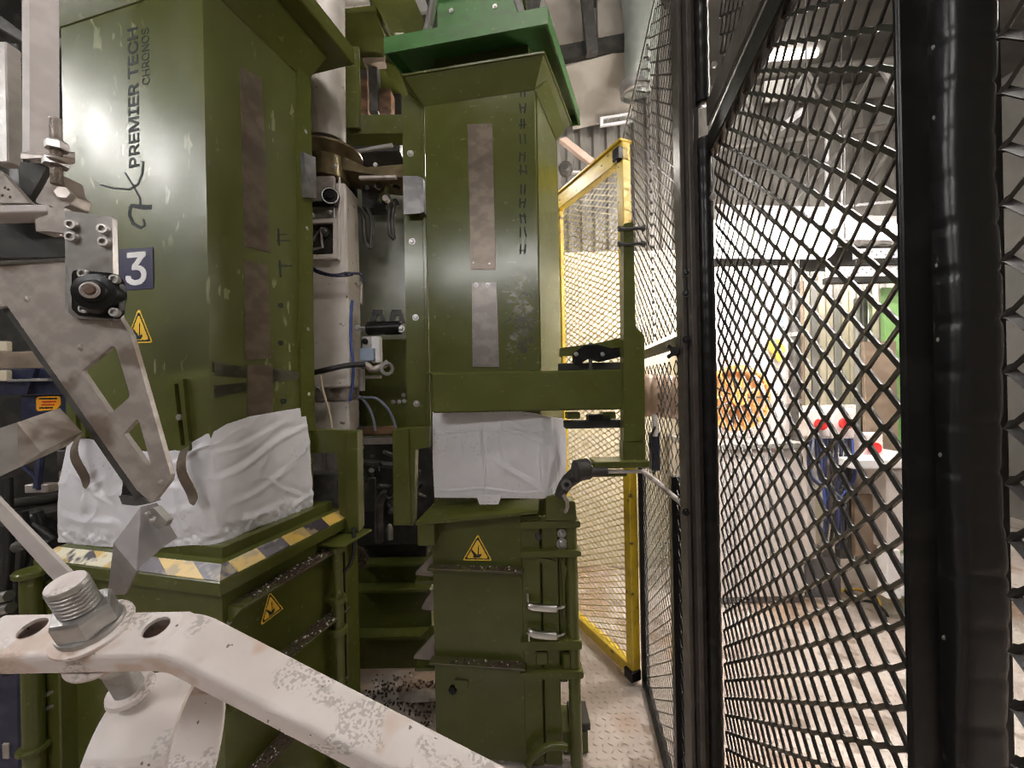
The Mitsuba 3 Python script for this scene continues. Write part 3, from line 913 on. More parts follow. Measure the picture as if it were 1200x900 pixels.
# latch side
LP = yplane(1.585)
part(t, 'door_edge', pbox(613, 604, 635, 898, 1.592, .02), OLIVE)
part(t, 'door', pbox(637, 604, 656, 897, 1.592, .02), OLIVE)
part(t, 'door_back', pbox(613, 606, 656, 897, 1.640, .02, .002), OLIVE)
part(t, 'latch_pipe', tube([P(668, 604, 1.60), P(676, 896, 1.60)], .024, 20), OLIVE, 40)
part(t, 'back_plate', pbox(655, 606, 664, 800, 1.612, .02), OLIVE)
for y0, y1, x1 in ((611, 619, 680), (646, 653, 681), (752, 762, 682), (788, 796, 684)):
    part(t, 'clamp_band', solid_px(rpoly(2, (610, y0 + 1), (x1 - 12, y0 - 1), (x1, y0), (x1, y1 - 1), (x1 - 10, y1), (610, y1 + 1)), yplane(1.568), 0, .06), OLIVE, 30)
for x, y, rr in ((658, 625, .013), (658.5, 637, .016), (631, 629, .011)):
    part(t, 'bolt', dome(P(x, y, 1.588), A(0, -1, 0), rr, .012), 'material_dull_aluminium' if x > 640 else 'material_dark_grey_metal')
for x0, x1, y in ((620, 659, 711), (622, 659, 743)):
    part(t, 'latch_handle', tube(curve([P(x0 - 2, y - 16 if y < 730 else y + 8, 1.575), P(x0 - 1, y - 3, 1.56), P(x0 + 4, y, 1.555), P(x1 - 6, y + 2, 1.555), P(x1 - 1, y + 1, 1.56), P(x1 + 3, y - 2, 1.58)], 30),
                                 [.005] * 6 + [.0150] * 17 + [.005] * 7, 14), 'material_chrome_steel', 40, label='chrome latch handle')
part(t, 'latch_rod', tube([P(661, 652, 1.585), P(661, 720, 1.585)], .005, 8), OLIVE)
part(t, 'latch_spur', solid_px(poly((657, 652), (665, 668), (660, 688)), yplane(1.58), 0, .008), OLIVE, False)
part(t, 'door_hook', solid_px(poly((622, 652), (640, 664), (652, 662), (652, 658), (640, 655)), yplane(1.585), 0, .01), OLIVE, False)
for y0, y1, x0, x1 in ((765, 780, 628, 642), (766, 786, 660, 669)):
    part(t, 'hinge_block', pbox(x0, y0, x1, y1, 1.578, .02, .004), OLIVE)
part(t, 'top_block', solid_px(rpoly(2, (640, 582), (656, 580), (660, 587), (674, 588), (676, 610), (640, 610)), yplane(1.56), 0, .07), OLIVE, 30)
part(t, 'bottom_hook', tube(curve([P(618, 896, 1.56), P(632, 880, 1.555), P(648, 874, 1.555), P(664, 876, 1.56)], 14), .014, 12), OLIVE, 40)
part(t, 'base_plate', bbox((*P(678, 862, 1.70)[:2], .12), (.08, .12, .03), bev=.003), DARK)
part(t, 'base_block', bbox((*P(672, 870, 1.72)[:2], .05), (.10, .14, .09), bev=.003), OLIVE)

# ------------------------------------------------------------------ the tidy sack
s0, s1 = P(508.5, 530, 1.625)[:2], P(642, 530, 1.565)[:2]
s2 = P(661, 530, 1.66)[:2]
wl = np.linalg.norm(s1 - s0)
fx = lambda x: wl * (x - 508.5) / 133.5
zz = lambda y: 1.5 + (450 - y) / 480 * 1.6
me, (ss, plp, nrp) = sack([s0, s1 - unit(s1 - s0) * .02, s1 + (s2 - s1) * .15, s2], [(0, zz(476)), (wl * .55, zz(478)), (wl * .9, zz(484)), (wl, zz(488)), (wl + .2, zz(498))],
                          [(0, zz(583)), (wl * .95, zz(582)), (wl + .2, zz(572))], .004, .004, 11, ridge=.35, smooth_bottom=False,
                           creases=[(fx(x0), zz(y0), fx(x1), zz(y1), am_, w_) for x0, y0, x1, y1, am_, w_ in (
                               (505, 506, 650, 504, .006, .004), (568, 488, 569, 584, .006, .004), (591, 484, 588, 560, .004, .004), (505, 572, 640, 574, .004, .004), (575, 530, 640, 580, .006, .012),
                               (600, 495, 640, 520, .006, .008), (634, 520, 633, 580, .005, .005), (545, 505, 546, 530, .003, .005), (646, 495, 650, 560, .012, .010), (652, 520, 640, 570, .008, .008))])
single('sack', 'smooth white sack clamped under the green beam of the second chute', 'sack', me, SACK, smooth=True)
SF = (A(*s0, 1.3) + A(*unit(A((s1 - s0)[1], -(s1 - s0)[0])), 0) * .022, unit(A((s1 - s0)[1], -(s1 - s0)[0], 0)))
part('sack_001', 'tab', solid_px(poly((558, 580), (588, 580), (584, 591), (562, 591)), SF, .002, .001), SACK, False)

# ------------------------------------------------------------------ beam and its clamp arm
t = thing('clamp_beam', 'olive green horizontal box beam across the second chute, with a hanging arm', 'beam')
part(t, 'beam', pbox(506, 435, 733, 482, 1.50, .075, .006), OLIVE)
part(t, 'hanging_arm', solid_px(rpoly(2, (731, 262), (742, 260), (745, 383), (755, 393), (756, 516), (731, 518)), yplane(1.47), 0, .05), OLIVE, 30)
part(t, 'arm_foot', pbox(730, 517, 757, 545, 1.475, .05), OLIVE)
for y in (268, 286):
    part(t, 'cross_pin', tube([P(724, y + 1, 1.46), P(757, y - 1, 1.46)], .006, 10), 'material_dark_grey_metal')
    for x in (726, 754):
        part(t, 'pin_nut', cyl(P(x - 2, y, 1.46), A(1, 0, 0), .010, .012), 'material_dark_grey_metal')
part(t, 'slide_plate', pbox(697, 541, 762, 549, 1.45, .10), OLIVE)
part(t, 'slide_plate_lower', pbox(690, 554, 735, 559, 1.45, .06), OLIVE)
part(t, 'chrome_rod', tube([P(712, 553, 1.44), P(757, 552, 1.44)], .0065, 14), 'material_chrome_steel', 40, label='chrome rod')
part(t, 'rod_head', lathe([(0, 0), (.034, 0), (.038, .004), (.038, .05), (.030, .056), (0, .056)], P(690, 549, 1.47), A(-1, -.25, -.1), 20), DARK)
part(t, 'rod_sleeve', tube([P(688, 552, 1.45), P(712, 553, 1.44)], .016, 14), DARK, 40)
part(t, 'under_block', pbox(690, 486, 716, 500, 1.53, .06), BLACK)
part(t, 'under_rail', pbox(662, 493, 730, 502, 1.53, .05), DARK)
for x in (664, 706):
    part(t, 'under_foot', pbox(x, 483, x + 16, 491, 1.53, .05), OLIVE)
t = thing('toggle_clamp', 'dark toggle clamp with knobs standing on the green beam', 'clamp')
part(t, 'bar', solid_px(poly((656, 408), (700, 402), (731, 395), (731, 412), (700, 414), (656, 418)), yplane(1.56), 0, .02), OLIVE, False)
part(t, 'body', solid_px(rpoly(1.5, (672, 414), (684, 405), (700, 404), (716, 408), (728, 407), (728, 418), (704, 424), (690, 420), (678, 428), (672, 424)), yplane(1.52), 0, .03), BLACK, 30)
part(t, 'post', tube([P(692, 402, 1.53), P(692, 436, 1.53)], .007, 12), 'material_dark_grey_metal', 40)
for x in (675, 706):
    part(t, 'bolt', dome(P(x, 415, 1.52), A(0, -1, 0), .006, .006), 'material_zinc_plated_steel')
part(t, 'cross_bar', pbox(655, 425, 731, 434, 1.56, .03), DARK)
t = thing('sack_clamp', 'dark curved clamp jaw gripping the edge of the tidy sack', 'clamp')
part(t, 'jaw', tube(curve([P(690, 548, 1.52), P(676, 556, 1.53), P(664, 566, 1.54), P(656, 582, 1.55)], 20), [.034 - .0007 * k for k in range(20)], 14), DARK, 40)
part(t, 'eye', lathe([(.010, -.006), (.020, -.004), (.020, .004), (.010, .006)], P(664, 568, 1.50), A(0, -1, 0), 20, True), DARK_STEEL)
part(t, 'hook', tube(curve([P(660, 580, 1.52), P(665, 592, 1.52), P(662, 600, 1.53)], 12), .007, 10), STEEL_DIRTY, 40)
t = single('lever_rod', 'pale steel link slanting from the beam rod to the black fence', 'rod', tube(curve([P(752, 551, 1.42), P(765, 561, 1.40), P(785, 578, 1.36), P(800, 592, 1.33), P(808, 604, 1.30)], 20), .009, 10), STEEL_DIRTY, smooth=40)

# ------------------------------------------------------------------ white pole and what hangs on it
t = thing('white_pole', 'white painted steel pole with a bronze collar between the two chutes', 'pole')
part(t, 'round_pole', tube([P(380, -40, 1.80), P(381.5, 168, 1.80)], .0835, 32), WHITE, 40)
part(t, 'box_section', cat(pbox(362, 214, 407, 455, 1.74, .15, .008), pbox(366, 470, 409, 506, 1.76, .12, .006)), WHITE)
part(t, 'joint_band', pbox(365, 455, 408, 470, 1.755, .13, .004), STEEL_DIRTY)
part(t, 'weld_seam', tube(curve([P(398, 208, 1.735), P(397.5, 260, 1.735), P(398, 306, 1.735)], 20), [.004 + .0015 * (k % 3) for k in range(20)], 8), WHITE, 40)
part(t, 'collar', lathe([(.070, -.11), (.090, -.105), (.098, -.02), (.125, -.005), (.150, .005), (.150, .014), (.086, .016), (.086, .05)], P(383, 186, 1.80), A(0, 0, 1), 36), BRASSY, 40, label='tarnished bronze collar')
part(t, 'collar_plate', solid_px(poly((360, 178), (400, 182), (430, 196), (500, 190), (500, 205), (470, 208), (440, 205), (410, 200), (360, 190)), yplane(1.76), 0, .18), BRASSY, False)
for x, y in ((393, 195), (440, 193)):
    part(t, 'bolt', dome(P(x, y, 1.68 if x < 400 else 1.755), A(0, -1, 0), .007, .007), 'material_zinc_plated_steel')
part(t, 'plate_rail', pbox(420, 205, 464, 209, 1.72, .02), STEEL_DIRTY)
b = part(t, 'roller_bracket', pbox(363, 206, 392, 236, 1.72, .02), STEEL_DIRTY)
part(b, 'bar', pbox(360, 236, 392, 240, 1.70, .03), BLACK)
part(b, 'roller', lathe([(.014, 0), (.033, .002), (.036, .008), (.036, .020), (.028, .024), (.026, .020), (.017, .020), (.015, .028), (0, .028)], P(388, 232, 1.72), unit(A(.25, -1, 0)), 28), BLACK)
part(b, 'roller_ring', lathe([(.027, .0215), (.032, .025), (.034, .0215)], P(388, 232, 1.72), unit(A(.25, -1, 0)), 28), SIGN_WHITE)
for x, y in ((365, 252), (386, 249)):
    part(b, 'bolt', dome(P(x, y, 1.715), A(0, -1, 0), .011, .010), 'material_zinc_plated_steel')
part(b, 'lower_plate', pbox(362, 241, 392, 258, 1.722, .015), STEEL)
b = part(t, 'recess_frame', solid_px(poly((361, 258), (396, 256), (396, 303), (361, 304)).difference(poly((365, 262), (391, 261), (391, 298), (365, 299))), yplane(1.725), .006, .012), WHITE, False)
part(b, 'recess', pbox(364, 262, 392, 299, 1.738, .01), DARK)
part(b, 'pivot', dome(P(380, 272, 1.735), A(0, -1, 0), .016, .02), 'material_dark_grey_metal')
part(b, 'pawl', tube([P(367, 282, 1.725), P(376, 268, 1.722), P(378, 290, 1.722), P(366, 292, 1.722)], .006, 8), STEEL)
t = thing('pole_lug', 'small pale half-round lug between the white pole and the tall chute top', 'lug')
scene[t] = mikit.ply(solid_px(Polygon([(357, 84), (346, 87), (344, 95), (348, 108), (358, 120)]), yplane(1.62), 0, .012), WHITE, smooth=False)
used['pole_lug'] = 0
single('hose', 'thick black hose running past the foot of the white pole', 'hose', tube(curve([P(352, 440, 1.66), P(380, 434, 1.66), P(410, 428, 1.68), (P(428, 427, 1.70))], 20), .011, 12), BLACK_RUBBER, smooth=40)
single('hose', 'thin blue hose running down the edge of the white pole', 'hose', tube(curve([P(413, 352, 1.72), P(411, 400, 1.72), P(414, 430, 1.72), P(410, 470, 1.73)], 20), .006, 10), BLUE_HOSE, smooth=40)
single('cable', 'dark blue cable tied across the white pole', 'cable', cat(tube(curve([P(360, 306, 1.70), P(370, 316, 1.69), P(392, 322, 1.69), P(410, 320, 1.70), P(423, 321, 1.72), P(426, 332, 1.73)], 30), .005, 8),
       tube(curve([P(361, 312, 1.70), P(376, 321, 1.69), P(396, 324, 1.69), P(414, 322, 1.71)], 24), .0035, 8), cyl(P(404, 321, 1.69), A(1, 0, 0), .009, .012)), NAVY, smooth=40)
single('rope', 'pale cord hanging down before the foot of the white pole', 'rope', tube(curve([P(375, 436, 1.66), P(379, 460, 1.66), P(385, 480, 1.665), P(389, 503, 1.67)], 16), .005, 8), ROPE, smooth=40)
single('grey_elbow', 'short pale elbow pipe beside the foot of the white pole', 'pipe', tube(curve([P(362, 453, 1.68), P(372, 454, 1.68), P(377, 459, 1.68)], 10), .008, 10), STEEL, smooth=40)

# ------------------------------------------------------------------ machine parts between the chutes
t = thing('sheet_guard', 'grey-green sheet panel behind the dark hooks between the chutes', 'panel')
part(t, 'sheet', pbox(418, 210, 482, 398, 2.05, .01), mat('grey_green_paint', speckle((.16, .165, .12), (.20, .205, .16), 8, .4, .7), .28))
part(t, 'lower_sheet', pbox(418, 398, 482, 520, 2.0, .01), OLIVE)
part(t, 'edge_post', pbox(408, 210, 420, 505, 1.96, .02), DARK)
for x, y in ((461, 471), (468, 471), (474, 470), (473, 463)):
    part(t, 'bolt', dome(P(x, y, 1.995), A(0, -1, 0), .008, .008), 'material_zinc_plated_steel')
part(t, 'switch_plate', pbox(409, 331, 424, 357, 1.93, .02), BROWNBOARD)
part(t, 'switch_rod', tube([P(422, 330, 1.92), P(422, 356, 1.92)], .006, 8), ALU)
for pts, w in (([(418, 242), (426, 256), (428, 280), (433, 291), (436, 262), (431, 244)], .010), ([(459, 238), (456, 256), (457, 274), (462, 280), (460, 262), (463, 240)], .010)):
    single('catch_hook', 'dark curved catch hook over the grey-green panel, ' + ('beside the pole' if w and pts[0][0] < 440 else 'beside the upright column'), 'hook',
           tube(curve([P(x, y, 1.90) for x, y in pts], 30), w, 10), DARKGREY, smooth=40)
t = thing('valve_cluster', 'tangle of dark fittings under the bronze collar plate', 'fittings')
part(t, 'body', pbox(424, 218, 452, 244, 1.93, .08), DARK)
part(t, 'lever', tube([P(455, 209, 1.86), P(452, 225, 1.86), P(444, 236, 1.87)], .010, 10), OLIVE)
part(t, 'nut', hexhead(P(449, 232, 1.88), A(0, -1, 0), .018, .016), OLIVE)
for k in range(9):
    part(t, 'fitting', cyl(P(rng.uniform(430, 472), rng.uniform(212, 250), 1.86), unit(A(rng.uniform(-1, 1), -1, rng.uniform(-.5, .5))), rng.uniform(.008, .016), rng.uniform(.02, .04)), rng.choice([BLACK, DARKGREY, DARK, STEEL_DIRTY]))
t = thing('gas_cylinder', 'black cylinder with pale end pins lying between the chutes', 'cylinder')
part(t, 'barrel', lathe([(0, 0), (.024, 0), (.030, .006), (.030, .150), (.024, .156), (0, .156)], P(430, 385, 1.82), unit(P(469, 384, 1.82) - P(430, 385, 1.82)), 22), BLACK)
for x, lab in ((419, 0), (470, 1)):
    part(t, 'end_pin', dome(P(x, 385, 1.80), A(0, -1, 0), .012, .012), 'material_zinc_plated_steel')
part(t, 'rod', tube([P(420, 385, 1.82), P(432, 385, 1.82)], .009, 10), STEEL)
for x in (433, 455):
    part(t, 'mount_leg', solid_px(poly((x, 378), (x + 4, 363), (x + 15, 363), (x + 19, 378)).difference(poly((x + 6, 378), (x + 8, 369), (x + 12, 369), (x + 13, 378))), yplane(1.86), 0, .02), DARK, False)
t = thing('valve_block', 'pale grey valve block with hose fittings below the black cylinder', 'valve')
part(t, 'block', pbox(424, 394, 436, 410, 1.80, .05), ALU)
part(t, 'white_plate', pbox(435, 394, 445, 425, 1.80, .04), SIGN_WHITE)
part(t, 'coil', pbox(421, 408, 438, 423, 1.78, .05), BLUEGREY)
part(t, 'port', cyl(P(428, 400, 1.80), A(0, -1, 0), .013, .008), BLACK)
part(t, 'elbow', tube(curve([P(419, 427, 1.76), P(430, 428, 1.75), P(436, 433, 1.75), P(446, 430, 1.76), P(455, 424, 1.77)], 24), .014, 12), STEEL_DIRTY, 40)
part(t, 'tee', tube([P(424, 432, 1.78), P(424, 458, 1.78)], .014, 12), ALU, 40)
part(t, 'ring', lathe([(.018, -.01), (.030, -.008), (.030, .008), (.018, .01)], P(453, 432, 1.75), unit(A(.6, -1, .2)), 20, True), ALU)
part(t, 'rail', pbox(418, 440, 446, 444, 1.79, .02), STEEL_DIRTY)
for ps, lab in (([(420, 464), (430, 474), (437, 490), (440, 505)], 'grey-blue hose drooping below the valve block, shorter of two'), ([(420, 466), (437, 466), (452, 476), (462, 495), (465, 506)], 'grey-blue hose arching below the valve block towards the bracket arm')):
    single('hose', lab, 'hose', tube(curve([P(x, y, 1.80) for x, y in ps], 24), .006, 10), CLEAR_HOSE, smooth=40)
t = thing('cross_rail', 'pale dirty rail under the drooping hoses between the two brackets', 'rail')
part(t, 'bar', pbox(416, 500, 462, 509, 1.86, .04), RUST)
part(t, 'lower_bar', pbox(416, 512, 462, 521, 1.90, .04), STEEL_DIRTY)
t = thing('drive_unit', 'dark dirty drive unit in the gap between the two brackets', 'machine unit')
part(t, 'body', pbox(412, 518, 516, 640, 2.12, .3, .01), DARK)
part(t, 'front_plate', pbox(417, 560, 440, 600, 2.05, .02, .01), DARKGREY)
part(t, 'shaft', tube([P(416, 540, 1.98), P(462, 546, 1.98)], .016, 12), DARKGREY, 40)
part(t, 'elbow_pipe', tube(curve([P(468, 572, 1.94), P(452, 578, 1.92), P(445, 588, 1.92), P(444, 612, 1.93), P(445, 634, 1.95)], 24), .020, 14), DARKGREY, 40)
part(t, 'bottle', lathe([(0, 0), (.014, 0), (.016, .05), (.008, .07), (0, .075)], P(457, 632, 1.95), A(0, 0, 1), 16), ALU)
for k in range(26):
    c = P(rng.uniform(417, 505), rng.uniform(515, 600), 1.92)
    part(t, 'fitting', cyl(c, unit(A(rng.uniform(-1, 1), -1, rng.uniform(-1, 1))), rng.uniform(.006, .016), rng.uniform(.02, .07), n=12), rng.choice([BLACK, DARKGREY, DARK, DARKGREY, STEEL_DIRTY]))
t = thing('rear_press_box', 'dark olive ribbed press box in shadow between the two press boxes', 'press box')
part(t, 'body', pbox(412, 655, 506, 812, 2.18, .35), OLIVE)
for y in (660, 691, 746):
    part(t, 'ledge', pbox(412, y, 504, y + 4, 2.10, .08, .002), OLIVE)
part(t, 'gusset', solid_px(poly((505, 736), (505, 748), (490, 748)), yplane(2.08), 0, .01), OLIVE, False)
part(t, 'top_plate', pbox(412, 632, 500, 656, 2.2, .2), DARK)
t = thing('peat_tray', 'ledge heaped with brown peat beside the hanging black cable loop', 'ledge')
part(t, 'tray', hull([P(380, 672, 1.55), P(436, 660, 1.75), P(400, 640, 1.95), P(380, 650, 1.9), P(380, 676, 1.55), P(436, 664, 1.75)]), PEATY, False)
crumbs('peat_crumbs', 'brown peat heaped beside the hanging black cable loop', lambda r: P(r.uniform(386, 430), r.triangular(640, 656, 664), 1.68), 160, .004, .010, 60)
t = thing('pin_lever', 'short greenish lever standing in the black cable loop', 'lever')
scene[t] = mikit.ply(solid_px(rpoly(4, (402, 628), (415, 632), (414, 652), (408, 664), (400, 658)), yplane(1.50), 0, .02), OLIVE, smooth=30)
single('cable', 'black cable hanging in a loop under the square bracket', 'cable', tube(curve([P(414, 618, 1.48), P(415, 640, 1.47), P(410, 662, 1.47), P(402, 669, 1.47), (P(394, 662, 1.48)), P(388, 654, 1.50)], 30), .0065, 10), BLACK_RUBBER, smooth=40)
single('guard_plate', 'small grey plate hanging under the square bracket', 'plate', pbox(374, 625, 392, 642, 1.50, .01), 'material_blued_steel')
for k, (x, y, w, h_) in enumerate(((446, 824, 60, 26), (470, 838, 70, 30), (500, 870, 40, 30))):
    pass
crumbs('peat_crumbs', 'spilled peat and grit on the floor behind the white arm', lambda r: A(r.uniform(-.75, -.32), r.triangular(1.75, 2.0, 2.15), 0.002), 420, .003, .008, 61)
single('plastic_wrap', 'crumpled strip of grey plastic on the floor beside the press box', 'plastic wrap', (lambda m: m)(hull([P(x, y, Y) for x, y, Y in ((466, 812, 1.98), (510, 806, 1.98), (512, 822, 1.9), (480, 824, 1.9), (490, 808, 1.95), (468, 820, 1.93))])), STEEL_DIRTY, smooth=False)

# ------------------------------------------------------------------ overhead steelwork between the chutes
t = thing('overhead_frame', 'olive and dark steel frame over the gap between the chutes', 'steel frame')
part(t, 'cross_beam', pbox(402, 134, 472, 157, 2.0, .10), OLIVE)
part(t, 'hanger_plate', pbox(405, 54, 421, 150, 1.98, .02), OLIVE)
part(t, 'slant_beam', solid_px(poly((430, -10), (446, -10), (480, 46), (470, 56)), yplane(1.95), 0, .09), OLIVE, False)
part(t, 'dark_beam', solid_px(poly((446, -10), (482, -10), (508, 50), (480, 62)), yplane(2.05), 0, .12), OLIVE, False)
part(t, 'dark_beam', solid_px(poly((402, 6), (430, 4), (470, 60), (470, 80), (430, 66), (403, 36)), yplane(2.25), 0, .12), OLIVE, False)
part(t, 'inner_plate', pbox(402, 60, 470, 136, 2.5, .05), DARK)
part(t, 'rusty_post', pbox(420, 75, 430, 130, 2.3, .08), RUST)
part(t, 'rusty_post', pbox(444, 104, 458, 132, 2.28, .08), RUST)
part(t, 'dark_post', pbox(432, 70, 442, 130, 2.25, .06), DARKGREY)
part(t, 'cross_plate', solid_px(poly((424, 68), (450, 64), (450, 72), (428, 74)), yplane(2.22), 0, .05), BROWNBOARD, False)
part(t, 'bolt', dome(P(437, 31, 2.2), A(0, -1, 0), .012, .01), 'material_zinc_plated_steel')
part(t, 'top_pipe', tube([P(398, 4, 1.9), P(432, 0, 1.9)], .020, 12), WHITE)
part(t, 'added_shade_plate', bbox((-1.0, 2.60, 3.30), (.78, 1.3, .03), bev=.004), OLIVE)  # plate added to shade the rear press box from the overhead lamp
part(t, 'lower_beam', pbox(402, 158, 468, 178, 2.2, .2), DARK)
part(t, 'pale_strip', tube([P(406, 180, 1.95), P(460, 170, 1.95)], .010, 8), ALU)
t = single('strut_rod', 'polished steel rod slanting onto the bright green cap', 'rod', tube([P(514, -30, 1.50), P(499, 46, 1.60)], .016, 16), CHROME, smooth=40)
for x, y, x1 in ((483, -4, 496), (478, 18, 492)):
    single('roof_panel', 'small pale roof sheet glimpsed behind the slanting polished rod, ' + ('upper' if y < 0 else 'lower'), 'panel', solid_px(poly((x, y), (x1, y - 3), (x1 + 7, y + 16), (x + 8, y + 19)), yplane(2.6), 0, .02), WALLGREY, smooth=False)

# ------------------------------------------------------------------ roof slabs, duct and braces at the back
t = thing('roof_slab', 'grey-beige duct slab under the roof behind the green cap', 'duct')
part(t, 'underside_panel', hull([P(655, 80, 2.95), P(746, 55, 2.95), P(746, 136, 3.30), P(672, 152, 3.30), P(655, 74, 3.02), P(746, 49, 3.02), P(746, 126, 3.36), P(672, 142, 3.36)]), SLAB, False)
for x0, x1 in ((636, 682), (700, 738)):
    part(t, 'upper_panel', pbox(x0, -30, x1, 52, 3.0, .03), SLAB)
part(t, 'gutter', solid_px(poly((652, 54), (735, 38), (735, 56), (655, 70)), yplane(2.92), 0, .1), DARK, False)
part(t, 'hanging_post', solid_px(poly((681, -10), (694, -10), (701, 60), (688, 62)), yplane(2.88), 0, .05), DARKGREY, False)
part(t, 'pale_pipe', tube([P(614, -10, 2.7), P(638, 40, 2.9)], .09, 14), WALLGREY, 40)
t = thing('air_vent', 'small white louvred vent set in the grey-beige slab', 'vent')
part(t, 'frame', solid_px(poly((703, 137), (742, 131), (742, 142), (704, 148)).difference(poly((707, 139), (740, 134), (740, 140), (707, 145))), yplane(3.22), 0, .02), SIGN_WHITE, False)
for k in range(11):
    x = 708 + k * 3
    part(t, 'louvre', solid_px(poly((x, 139.5 - k * .45), (x + 1.4, 139.3 - k * .45), (x + 1.4, 144.5 - k * .45), (x, 144.7 - k * .45)), yplane(3.225), 0, .015), ALU, False)
t = thing('plastic_duct', 'grey translucent duct hanging beside the top of the black fence', 'duct')
part(t, 'duct', tube(curve([P(745, -40, 2.9), P(752, 20, 2.9), P(750, 70, 2.9), P(746, 112, 2.95)], 20), [.15 - .003 * k for k in range(20)], 20), DUCT, 40)
part(t, 'duct_collar', lathe([(.09, 0), (.105, .01), (.105, .09), (.09, .10)], P(745, 112, 2.93), A(-.1, 0, 1), 24), ALU)
single('wall_brace', 'pale wooden brace slanting down to the yellow gate rail', 'brace', solid_px(poly((656, 163), (663, 160), (708, 195), (703, 201)), yplane(2.95), 0, .05), mat('pale_wood', speckle((.60, .45, .37), (.66, .52, .44), 14, .4, .7), .6), smooth=False)
t = thing('wall_lamp', 'round grey lamp head on a bracket against the profiled wall', 'lamp')
part(t, 'head', lathe([(0, 0), (.040, 0), (.048, .01), (.048, .06), (.03, .08), (0, .08)], P(664, 201, 3.0), unit(A(-.35, -1, 0)), 24), DARKGREY)
part(t, 'neck', tube([P(664, 201, 3.02), P(680, 202, 3.04)], .018, 10), STEEL)
part(t, 'arm', tube(curve([P(680, 202, 3.04), P(690, 206, 3.05), P(684, 212, 3.05), P(672, 212, 3.05)], 14), .018, 10), DARKGREY, 40)

# ------------------------------------------------------------------ fences
def expanded(o, d, w, h, cw, ch, mat_w=.0060, th=.0022, tilt=(.6, .8), keep=None, seed=0, bulge=None):
    """Expanded metal: o = lower corner, d = plan direction; diamond cells cw wide and ch tall, strands tilted out of the sheet."""
    d = unit(A(d[0], d[1], 0))
    n = A(d[1], -d[0], 0)
    if np.dot(n, CAM - o) < 0:
        n = -n
    wv = unit(-n * tilt[0] + A(0, 0, 1) * tilt[1]) * mat_w / 2
    tv = unit(np.cross(wv, d)) * th / 2
    nx, ny = int(w / cw), int(h / ch)
    V, Fc, k = [], [], 0
    prof = [(0, 0), (.13, .05), (.5, .5), (.87, .95), (1, 1)]
    for i in range(nx * 2):
        for j in range(ny * 2):
            if (i + j) % 2:
                a, b = (i, j), (i + 1, j + 1)
            else:
                a, b = (i, j + 1), (i + 1, j)
            pts = []
            for u, v in prof:
                x, z = (a[0] + (b[0] - a[0]) * u) * cw / 2, (a[1] + (b[1] - a[1]) * v) * ch / 2
                pts.append((x, z))
            if keep and not keep(np.mean([q[0] for q in pts]), np.mean([q[1] for q in pts])):
                continue
            for x, z in pts:
                c = o + d * x + A(0, 0, z)
                if bulge:
                    c = c + n * bulge(x, z)
                V += [c - wv - tv, c + wv - tv, c + wv + tv, c - wv + tv]
            for s in range(len(prof) - 1):
                for e in range(4):
                    f = (e + 1) % 4
                    Fc += [[k + s * 4 + e, k + s * 4 + f, k + s * 4 + 4 + f], [k + s * 4 + e, k + s * 4 + 4 + f, k + s * 4 + 4 + e]]
            k += 4 * len(prof)
    return trimesh.Trimesh(np.array(V), np.array(Fc), process=False)


CW, CH = .067, .0495
dD = unit(A(.208, 1, 0))
door_pt = lambda Y: A(.355 + .208 * Y, Y, 0)
nD = A(-dD[1], dD[0], 0)


def dbox(Ya, Yb, z0, z1, w, off=0.0, bev=.003):
    """A bar lying in the plane of the mesh door."""
    a, b = door_pt(Ya), door_pt(Yb)
    return bbox((a + b) / 2 + nD * off + A(0, 0, (z0 + z1) / 2), (np.linalg.norm(b - a), w, z1 - z0), [dD, nD, A(0, 0, 1)], bev)


t = thing('mesh_door', 'tall black mesh door with a bright lamp shining through it', 'gate')
part(t, 'mesh_panel', expanded(door_pt(.475) + A(0, 0, .05), dD, .745, 2.16, CW, CH, .0085, .0034, (.15, 1)), BLACK_MESH, 40)
part(t, 'top_rail', dbox(.44, 1.225, 2.165, 2.225, .03), BLACK)
part(t, 'bottom_rail', dbox(.44, 1.225, .02, .07, .03), BLACK)
# frame side next to the fence
gp = P(830.5, 450, 1.215)
part(t, 'far_stile', tube([A(gp[0] + .002, gp[1], z) for z in np.arange(.02, 2.22, .0062)], [.0205 + .0006 * math.cos(2 * math.pi * (z - .05) / CH) for z in np.arange(.02, 2.22, .0062)], 14), BLACK, True)
part(t, 'near_stile', cat(pbox(1064, -900, 1099, 2040, .470, .006, .002), pbox(1061, -900, 1066, 2040, .472, .005, .001)), BLACK, label='flat black door stile')
gz = np.arange(.30, 2.75, .006)
gq = P(1131, 450, .468)
def pad(z):
    return 1 - .09 * math.exp(-(((z / .0545 + .1 * math.sin(z * 7)) % 1 - .5) / .06) ** 2) + .010 * math.sin(z * 31) + .008 * math.sin(z * 83)
rr_ = [Point(0, 0).buffer(.45).union(sbox(-.45, -.45, .9, .45)).buffer(.0)]
ang_ = np.linspace(0, 2 * np.pi, 32, endpoint=False)
sup = np.stack([np.sign(np.cos(ang_)) * np.abs(np.cos(ang_)) ** .55 * .0285, np.sign(np.sin(ang_)) * np.abs(np.sin(ang_)) ** .55 * .020], 1)
part(t, 'edge_padding', loft([(A(gq[0], gq[1]) + sup * pad(z) + A(0, .002 * math.sin(z * 19)), z) for z in gz]), BLACK_SOFT, True, label='black edge padding with creases')
for y in (56, 138, 311, 398, 533, 747):
    x = 1097 + y * .018 - 8 + 4
    part(t, 'rivet', dome(P(x, y, .4695), A(0, -1, 0), .0022, .0015), 'material_zinc_plated_steel')
part(t, 'seam_strip', pbox(1100, -900, 1105, 2040, .476, .004, .001), DARKGREY)

